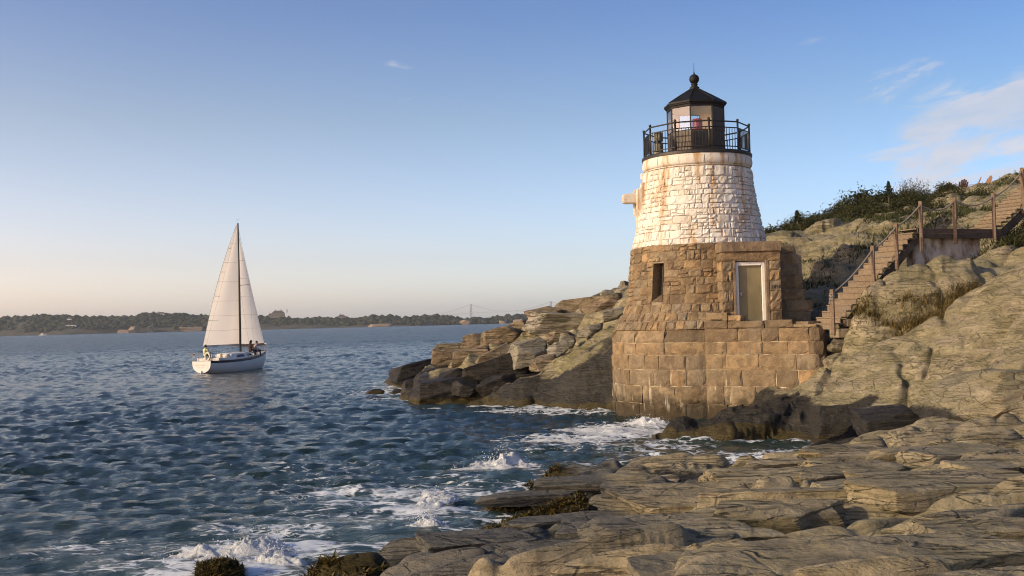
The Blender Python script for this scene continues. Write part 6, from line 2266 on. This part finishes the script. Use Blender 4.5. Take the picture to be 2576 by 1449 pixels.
LEE = -BX
mainsail, MV, mu, mvn = sail('mainsail', BT + Vector((0, 0, 0.08)) - BD_ * 0.05, bp(ML - 0.14, 0, MT - 0.15), BE + Vector((0, 0, 0.06)), 0.10, 0.32, 0.085, LEE, boat)
jib, JV, ju, jvn = sail('jib', fs0 + Vector((0, 0, 0.35)), fs1 - Vector((0, 0, 0.35)), bp(4.55, -1.05, 2.05), 0.04, -0.28, 0.12, LEE, boat)
M_SEAM = simple('sail_seam', (0.40, 0.35, 0.30), 0.8)
M_PATCH = simple('sail_patch', (0.50, 0.48, 0.47), 0.8)
M_UV = simple('tan_sunstrip', (0.36, 0.22, 0.13), 0.8)
for (V, nu_, nv_, par, rows) in ((MV, mu, mvn, mainsail, (3, 6, 9, 13, 17, 21)), (JV, ju, jvn, jib, (4, 7, 11, 15, 19))):
    for r_ in rows:
        MB().tube([V[r_ * nu_ + i] + BX * 0.012 for i in range(nu_)], 0.010, 4).build('sail_seam', M_SEAM, par, origin=BS)
for r_ in (5, 10, 15, 20):
    n_ = 5 if r_ > 6 else 6
    MB().tube([V_ + BX * 0.02 for V_ in MV[(r_ + 1) * mu - n_:(r_ + 1) * mu]], 0.022, 4).build('batten', M_SEAM, mainsail, origin=BS)
ft = MB()
ft.v = [tuple(JV[i] + BX * 0.015) for i in range(ju)] + [tuple(JV[ju + i] * 0.55 + JV[i] * 0.45 + BX * 0.015) for i in range(ju)]
ft.f = [(i, i + 1, ju + i + 1, ju + i) for i in range(ju - 1)]
ft.build('sun_strip', M_UV, jib, origin=BS)
lc = MB()
lc.tube([MV[j * mu + mu - 1] for j in range(mvn)], 0.018, 4)
lc.build('leech_tape', M_SEAM, mainsail, origin=BS)
# horseshoe lifebuoy on the pushpit
t_ = np.linspace(R(-60), R(240), 17)
lb = MB().tube([bp(-0.06, 0.62 + 0.21 * math.cos(q), 1.30 + 0.27 * math.sin(q)) for q in t_], 0.085, 8).build('lifebuoy', simple('pale_buoy', (0.62, 0.62, 0.50), 0.6), None, origin=bp(-0.06, 0.62, 1.02), smooth=True)
tag(lb, 'pale horseshoe lifebuoy hanging on the yacht stern rail', 'lifebuoy')


# ---------------------------------------------------------------- people aboard
def remeshed(mb_, name, mat, parent, vox=0.018, origin=BS):
    me = bpy.data.meshes.new(name)
    me.from_pydata([tuple(Vector(v) - Vector(origin)) for v in mb_.v], [], mb_.f)
    o = bpy.data.objects.new(name, me)
    COL.objects.link(o)
    md = o.modifiers.new('r', 'REMESH')
    md.mode = 'VOXEL'
    md.voxel_size = vox
    sm_ = o.modifiers.new('s', 'SMOOTH')
    sm_.factor = 0.5
    sm_.iterations = 3
    bpy.context.view_layer.update()
    nm = bpy.data.meshes.new_from_object(o.evaluated_get(bpy.context.evaluated_depsgraph_get()))
    bpy.data.objects.remove(o)
    nm.materials.clear()
    nm.materials.append(mat)
    nm.polygons.foreach_set('use_smooth', np.ones(len(nm.polygons), dtype=bool))
    nm.name = name
    return link(name, nm, parent)


def limb(mb_, pts, rad):
    mb_.tube(pts, rad, 8)
    for p, r in zip(pts, rad):
        mb_.sphere(p, r * 1.0, 8)


M_SKIN = simple('skin', (0.42, 0.24, 0.16), 0.6, var=0.1)
M_HAIR = simple('dark_hair', (0.015, 0.011, 0.009), 0.7)
M_YEL = simple('pale_yellow_shirt', (0.72, 0.66, 0.30), 0.8, var=0.1)
M_REDT = simple('dark_red_shorts', (0.22, 0.03, 0.03), 0.8, var=0.2)
M_BRNT = simple('brown_top', (0.16, 0.08, 0.04), 0.8, var=0.2)
M_PALE = simple('pale_pink_shirt', (0.62, 0.52, 0.50), 0.8, var=0.1)
M_JEAN = simple('dark_trousers', (0.02, 0.025, 0.05), 0.8, var=0.2)


def person(l, s_, z, face, shirt, trousers, label, lean=0.0, sit=True, longhair=False, arms='fwd'):
    """seated figure; face = heading in the yacht's frame (radians from the bow towards starboard)"""
    o = bp(l, s_, z)
    f = BD_ * math.cos(face) + BX * math.sin(face)
    r = BX * math.cos(face) - BD_ * math.sin(face)

    def q(a, b_, h):
        return o + f * a + r * b_ + Vector((0, 0, h))
    t = empty('person', o)
    tag(t, label, 'person')
    body = MB()
    hip, chest, neck = q(0, 0, 0.10), q(lean * 0.5, 0, 0.42), q(lean, 0, 0.60)
    head = q(lean + 0.03, 0, 0.76)
    limb(body, [hip, q(lean * 0.3, 0, 0.28), chest, q(lean * 0.9, 0, 0.52)], [0.15, 0.13, 0.155, 0.10])
    limb(body, [neck, head], [0.055, 0.06])
    body.sphere(head, 0.095, 12, (0.9, 1.0, 1.22))
    body.sphere(head + f * 0.10 - Vector((0, 0, 0.015)), 0.022, 6)
    shirt_m, tr_m = MB(), MB()
    limb(shirt_m, [q(0, 0, 0.06), q(lean * 0.3, 0, 0.28), chest, q(lean * 0.9, 0, 0.53)], [0.165, 0.15, 0.175, 0.115])
    for sd in (-1, 1):
        sh = q(lean * 0.85, sd * 0.18, 0.50)
        elb = q(lean + 0.10, sd * 0.25, 0.24)
        ha = q(lean + 0.32, sd * (0.16 if arms == 'fwd' else 0.12), 0.26 if arms == 'fwd' else 0.12)
        limb(body, [sh, elb, ha], [0.055, 0.045, 0.033])
        body.sphere(ha + (ha - elb).normalized() * 0.05, 0.042, 8, (1, 1, 0.8))
        for fi in range(4):
            b0 = ha + (ha - elb).normalized() * 0.07 + r * (0.018 * (fi - 1.5))
            limb(body, [b0, b0 + f * 0.05 - Vector((0, 0, 0.03))], [0.011, 0.009])
        limb(body, [ha + r * (-sd * 0.03), ha + r * (-sd * 0.05) + f * 0.04], [0.012, 0.010])
        limb(shirt_m, [sh, sh.lerp(elb, 0.95)], [0.072, 0.062])
        hp = q(0.02, sd * 0.09, 0.06)
        kn_ = q(0.44, sd * 0.12, 0.10)
        an = q(0.46, sd * 0.12, -0.34)
        limb(body, [hp, kn_, an], [0.085, 0.06, 0.042])
        limb(body, [an, an + f * 0.15 - Vector((0, 0, 0.03))], [0.042, 0.032])
        limb(tr_m, [hp, kn_, kn_.lerp(an, 0.85 if trousers is M_JEAN else 0.1)], [0.10, 0.075, 0.062])
    tr_m.sphere(q(0, 0, 0.05), 0.165, 10)
    remeshed(body, 'body', M_SKIN, t, 0.014, o)
    remeshed(shirt_m, 'shirt', shirt, t, 0.018, o)
    remeshed(tr_m, 'trousers', trousers, t, 0.018, o)
    hm_ = MB()
    hm_.sphere(head + Vector((0, 0, 0.035)) - f * 0.02, 0.103, 12, (0.95, 1.02, 1.05))
    if longhair:
        limb(hm_, [head - f * 0.06, q(lean - 0.10, 0, 0.52)], [0.085, 0.05])
    remeshed(hm_, 'hair', M_HAIR, t, 0.018, o)
    ey = MB()
    for sd in (-1, 1):
        ey.sphere(head + f * 0.088 + r * (sd * 0.034) + Vector((0, 0, 0.0)), 0.010, 6)
    ey.build('eyes', M_DARK, t)


person(0.55, -0.05, 1.30, R(8), M_YEL, M_REDT, 'person in a pale yellow shirt sitting at the helm in the stern of the yacht', 0.06)
person(5.7, 0.62, 1.52, R(35), M_BRNT, M_JEAN, 'person with long dark hair in a brown top seated beside the mast', 0.08, True, True, 'low')
person(6.3, 0.66, 1.45, R(60), M_PALE, M_JEAN, 'person in a pale pink shirt and dark trousers seated forward of the mast', 0.16, True, False, 'low')

# ---------------------------------------------------------------- far shore
SHORE_Y = 1900.0
ridge = [(-700, 790), (-300, 800), (0, 801), (30, 796), (90, 794), (150, 793), (220, 797), (330, 797), (370, 790), (398, 784), (440, 788), (500, 795), (560, 798), (650, 797), (690, 797), (730, 800), (770, 801), (860, 801), (900, 804), (935, 797), (985, 795), (1000, 801), (1040, 799), (1075, 793), (1110, 796), (1150, 801), (1190, 805), (1250, 798), (1320, 793), (1420, 790), (1700, 790)]
rxp = np.array([q[0] for q in ridge], float)
ryp = np.array([q[1] for q in ridge], float)


def far_h(X_):
    """tree-top height of the far shore at east-west position X_ (metres)"""
    xs_ = 1288 + X_ / (SHORE_Y + 120) * FPX
    ys_ = np.interp(xs_, rxp, ryp)
    yh = 809 - 0.02444 * (xs_ - 1288)
    return np.maximum((yh - ys_) / FPX * (SHORE_Y + 120) + CAMZ, 4)


xs_ = np.linspace(-1500, 420, 420)
prof = [(0.0, -1.0), (0.02, 0.05), (0.12, 0.22), (0.35, 0.5), (0.7, 0.74), (1.0, 0.80), (1.6, 0.7), (3.5, 0.2), (5, -0.5)]
hh = (far_h(xs_) - 4) * 1.06
V = []
for (dy, k) in prof:
    jit = 18 * fbm2(xs_ * 0.01, xs_ * 0 + dy, 3, 8)
    rough_ = 1 + 0.35 * fbm2(xs_ * 0.05, xs_ * 0 + dy * 3, 3, 18) * (dy < 0.5)
    V.append(np.stack([xs_, SHORE_Y + dy * 120 + jit, (k * hh if k >= 0 else 0 * hh - 3) * rough_], -1))
V = np.concatenate(V)
M_FARROCK = rock_material('far_rock', [(0.03, 0.03, 0.02), (0.05, 0.048, 0.03), (0.08, 0.07, 0.05), (0.14, 0.115, 0.085), (0.06, 0.055, 0.04)], (0, 0, 0), (0.02, 0.02, 0.1), 0.3)
fl_ = mesh_np('far_shore', V, grid_faces(len(prof), len(xs_)), M_FARROCK, True, {k: np.zeros(len(V)) for k in ('wet', 'weed', 'moss', 'grey')})
tag(link('far_shore', fl_), kind='structure')
rs = np.random.RandomState(55)
nt = 11000
tx = rs.uniform(-1480, 410, nt)
tf = rs.rand(nt) ** 0.8
tf = 0.05 + 1.15 * tf ** 1.2
zk = np.interp(tf, [q[0] for q in prof], [q[1] for q in prof])
gh = (far_h(tx) - 4) * 1.06 * zk * 1.12
bare = fbm2(tx * 0.012, tf * 2.0, 3, 60)
kp = ~((tf < 0.16) & (bare > 0.0))
tx, tf, gh = tx[kp], tf[kp], gh[kp]
nt = len(tx)
tr0 = rs.uniform(2.4, 5.4, nt) * (0.75 + 0.5 * (rs.rand(nt) < 0.12))
ctr = np.stack([tx, SHORE_Y + tf * 120 + rs.normal(size=nt) * 3, gh + tr0 * 0.55], -1)
_b2 = bmesh.new()
bmesh.ops.create_icosphere(_b2, subdivisions=2, radius=1.0)
I2V = np.array([v.co[:] for v in _b2.verts])
I2F = np.array([[v.index for v in f.verts] for f in _b2.faces])
_b2.free()
I2V, I2F = ICO1_V, ICO1_F
rad_ = tr0[:, None] * (0.7 + 0.7 * rs.rand(nt, len(I2V)))
V = (I2V[None] * rad_[..., None] * np.array([1.1, 1.1, 0.85]) + ctr[:, None]).reshape(-1, 3)
F = (I2F[None] + (np.arange(nt) * len(I2V))[:, None, None]).reshape(-1, 3)
m, g = new_mat('far_woodland')
isl = g.n('ShaderNodeNewGeometry').outputs['Random Per Island']
finish(g, pbsdf(g, g.ramp(isl, [(0.0, (0.016, 0.021, 0.010)), (0.5, (0.028, 0.032, 0.015)), (1.0, (0.048, 0.046, 0.022))]), 0.85, Specular_IOR_Level=0.1))
tag(link('far_woods', mesh_np('far_woods', V, F, m, False)), kind='stuff')
# bare bluffs catching the light
M_BLUFF = rock_material('lit_bluff', [(0.22, 0.15, 0.10), (0.30, 0.20, 0.13), (0.36, 0.25, 0.17), (0.42, 0.31, 0.22), (0.28, 0.20, 0.15)], (0, 0, 0), (0.05, 0.05, 0.2), 0.3)
for i, (x0, x1, y0, y1, lb) in enumerate(((1155, 1184, 805, 818, 'reddish rock islet in front of the far wooded shore below the bridge tower'), (925, 990, 814, 826, 'pale rock shelf at the waterline of the far shore, left of the bridge'),
                                          (325, 352, 820, 838, 'sunlit triangular bluff on the far shore left of the yacht'), (375, 386, 818, 838, 'narrow orange bluff on the far shore beside the yacht sail'),
                                          (455, 512, 822, 836, 'tan bluff on the far shore touching the edge of the mainsail'), (300, 330, 829, 840, 'low tan rocks on the far shore left of the triangular bluff'),
                                          (1255, 1275, 806, 814, 'small brown knoll on the far shore near the rocky point'), (1290, 1318, 803, 814, 'faint brown bluff just above the rocky point crest'))):
    o = boulder('bluff', x0, x1, y0, y1 + 3, SHORE_Y - 8, M_BLUFF, lb, 500 + i, 25)
    for k in ('wet', 'weed'):
        a_ = o.data.attributes[k]
        a_.data.foreach_set('value', np.zeros(len(o.data.vertices), dtype=np.float32))
    tag(o, cat='bluff')


def house(name, px, py, Yd, w, d, h, roofh, label, chim=1, nwin=3, mat=None):
    c = P(px, py, Yd)
    t = empty(name, c)
    tag(t, label, 'house')
    mw = mat or M_TRIM
    MB().box(c + Vector((0, 0, h / 2)), (w, d, h)).build('wall', mw, t)
    rf = MB()
    rf.add([c + Vector((sx * (w / 2 + 0.5), sy * (d / 2 + 0.5), h)) for sy in (-1, 1) for sx in (-1, 1)] + [c + Vector((-w * 0.32, 0, h + roofh)), c + Vector((w * 0.32, 0, h + roofh))],
           [(0, 1, 5, 4), (3, 2, 4, 5), (0, 4, 2), (1, 3, 5), (0, 2, 3, 1)])
    ro = rf.build('roof', M_WOODD, t)
    for k in range(chim):
        MB().box(c + Vector((-w * 0.25 + k * w * 0.5, 0, h + roofh * 0.8)), (1.4, 1.4, roofh * 1.2)).build('chimney', M_GRAN, ro, origin=c)
    for k in range(nwin):
        MB().box(c + Vector((-w / 2 + w * (k + 0.5) / nwin, -d / 2 - 0.05, h * 0.55)), (w / nwin * 0.4, 0.2, h * 0.35)).build('window', M_WINDOW, t)


M_SHING = simple('weathered_shingle', (0.17, 0.15, 0.125), 0.85, var=0.25)
house('mansion', 700, 799, SHORE_Y + 95, 22, 11, 8, 5, 'large shingled mansion on the skyline of the far shore right of the yacht', 3, 5, M_SHING)
house('house', 682, 801, SHORE_Y + 95, 9, 8, 6, 3, 'smaller gabled wing house left of the skyline mansion', 1, 2, M_SHING)
house('house', 860, 805, SHORE_Y + 85, 12, 8, 6, 4, 'shingled house half hidden by trees midway along the far shore', 1, 3, M_SHING)
house('house', 167, 823, SHORE_Y + 28, 36, 8, 3.4, 1.2, 'long low pale building in the far woods at the left', 0, 6)
house('house', 176, 808, SHORE_Y + 70, 8, 7, 4.5, 2.5, 'small pale house higher in the far woods at the left', 1, 2)
house('house', 405, 796, SHORE_Y + 95, 14, 8, 5, 3, 'pale house beside the tall tree on the far ridge left of the yacht', 1, 3)

# distant motor boat
c = P(107, 843.5, 1500)
mbt = empty('motorboat', (c.x, c.y, 0.0))
tag(mbt, 'tiny white motorboat throwing spray at the foot of the far left shore', 'motorboat')
c.z = 0
hl = [(-5, 1.2, 1.2), (-2, 1.5, 1.3), (2, 1.3, 1.6), (5.5, 0.05, 2.1)]
mb_ = MB()
mb_.add([c + Vector((l, s_ * b_, z)) for (l, b_, hz) in hl for (s_, z) in ((-1, hz), (-0.7, 0), (0.7, 0), (1, hz))],
        [(i * 4 + k, i * 4 + (k + 1) % 4, i * 4 + 4 + (k + 1) % 4, i * 4 + 4 + k) for i in range(3) for k in range(4)] + [(0, 1, 2, 3)])
mb_.build('hull', M_HULL, mbt)
MB().box(c + Vector((-0.5, 0, 2.1)), (3.5, 2.0, 1.6)).build('cabin', M_HULL, mbt, bevel=0.2)
MB().box(c + Vector((1.3, 0, 2.2)), (0.15, 1.8, 0.9)).build('windscreen', M_WINDOW, mbt)

# ---------------------------------------------------------------- suspension bridge far up the bay
M_BRIDGE = simple('hazed_bridge_steel', (0.30, 0.33, 0.33), 0.7, var=0.05, scale=0.1, bump=0)  # steel lightened, so its colour carries some of the distance haze
T1_, T2_ = P(1184, 765, 6900), P(1385, 758, 6600)
T1_.z = T2_.z = 122
bdv = Vector((T2_.x - T1_.x, T2_.y - T1_.y, 0))
span = bdv.length
bdv.normalize()
bsd = Vector((-bdv.y, bdv.x, 0))
bro = Vector((T1_.x, T1_.y, 0))
bridge = empty('suspension_bridge', bro)
tag(bridge, 'pale suspension bridge with two tall towers on the far horizon', 'bridge')


def brp(t, s_, z):
    return bro + bdv * (t * span) + bsd * s_ + Vector((0, 0, z))


def deckz(t):
    return 66 - 26 * max(0, abs(t - 0.5) - 0.5) ** 1.15 - 3.0 * (t - 0.5) ** 2


for tt_ in (0, 1):
    tw = MB()
    for sd in (-1, 1):
        tw.beam(brp(tt_, sd * 11, -2), brp(tt_, sd * 9, 122), 5.0, 5.0, upv=bdv)
    for z in (40, 74, 96, 118):
        tw.beam(brp(tt_, -11, z), brp(tt_, 11, z), 3.0, 4.0)
    tw.build('bridge_tower', M_BRIDGE, bridge)
dkb = MB()
ts = np.linspace(-2.2, 2.4, 47)
for k in range(len(ts) - 1):
    dkb.beam(brp(ts[k], 0, deckz(ts[k])), brp(ts[k + 1], 0, deckz(ts[k + 1])), 16, 4.5)
dkb.build('road_deck', M_BRIDGE, bridge)
for sd in (-1, 1):
    for (ta, za, tb_, zb, sg) in ((-0.75, deckz(-0.75), 0, 121, 0.0), (0, 121, 1, 121, 1.0), (1, 121, 1.75, deckz(1.75), 0.0)):
        pts = []
        for k in range(21):
            q = k / 20
            z = za + (zb - za) * q
            sag = (121 - 70) * 4 * q * (1 - q) if sg else 14 * 4 * q * (1 - q)
            pts.append(brp(ta + (tb_ - ta) * q, sd * 9, z - sag))
        MB().tube(pts, 0.75, 5).build('main_cable', M_BRIDGE, bridge)
        for k in range(1, 20):
            p = pts[k]
            tq = ta + (tb_ - ta) * k / 20
            if p.z > deckz(tq) + 3:
                MB().beam(p, Vector((p.x, p.y, deckz(tq))), 0.4, 0.4, upv=bdv).build('hanger', M_BRIDGE, bridge)
for k in range(12):
    for t in (-0.95 - 0.11 * k, 1.95 + 0.04 * k):
        MB().beam(brp(t, 0, -2), brp(t, 0, deckz(t)), 4, 10, upv=bdv).build('pier', M_BRIDGE, bridge)

# ---------------------------------------------------------------- evening haze over the bay
hz = MB().box((0, 3500, 62), (17000, 9400, 136))
m = bpy.data.materials.new('haze_air')
m.use_nodes = True
m.node_tree.nodes.clear()
g = NT(m.node_tree)
pv = g.n('ShaderNodeVolumePrincipled', Color=C4(0.84, 0.92, 1.0), Density=0.00009, Anisotropy=0.1)
g.n('ShaderNodeOutputMaterial', Volume=pv)
ho = hz.build('haze', m)
tag(ho, kind='stuff')
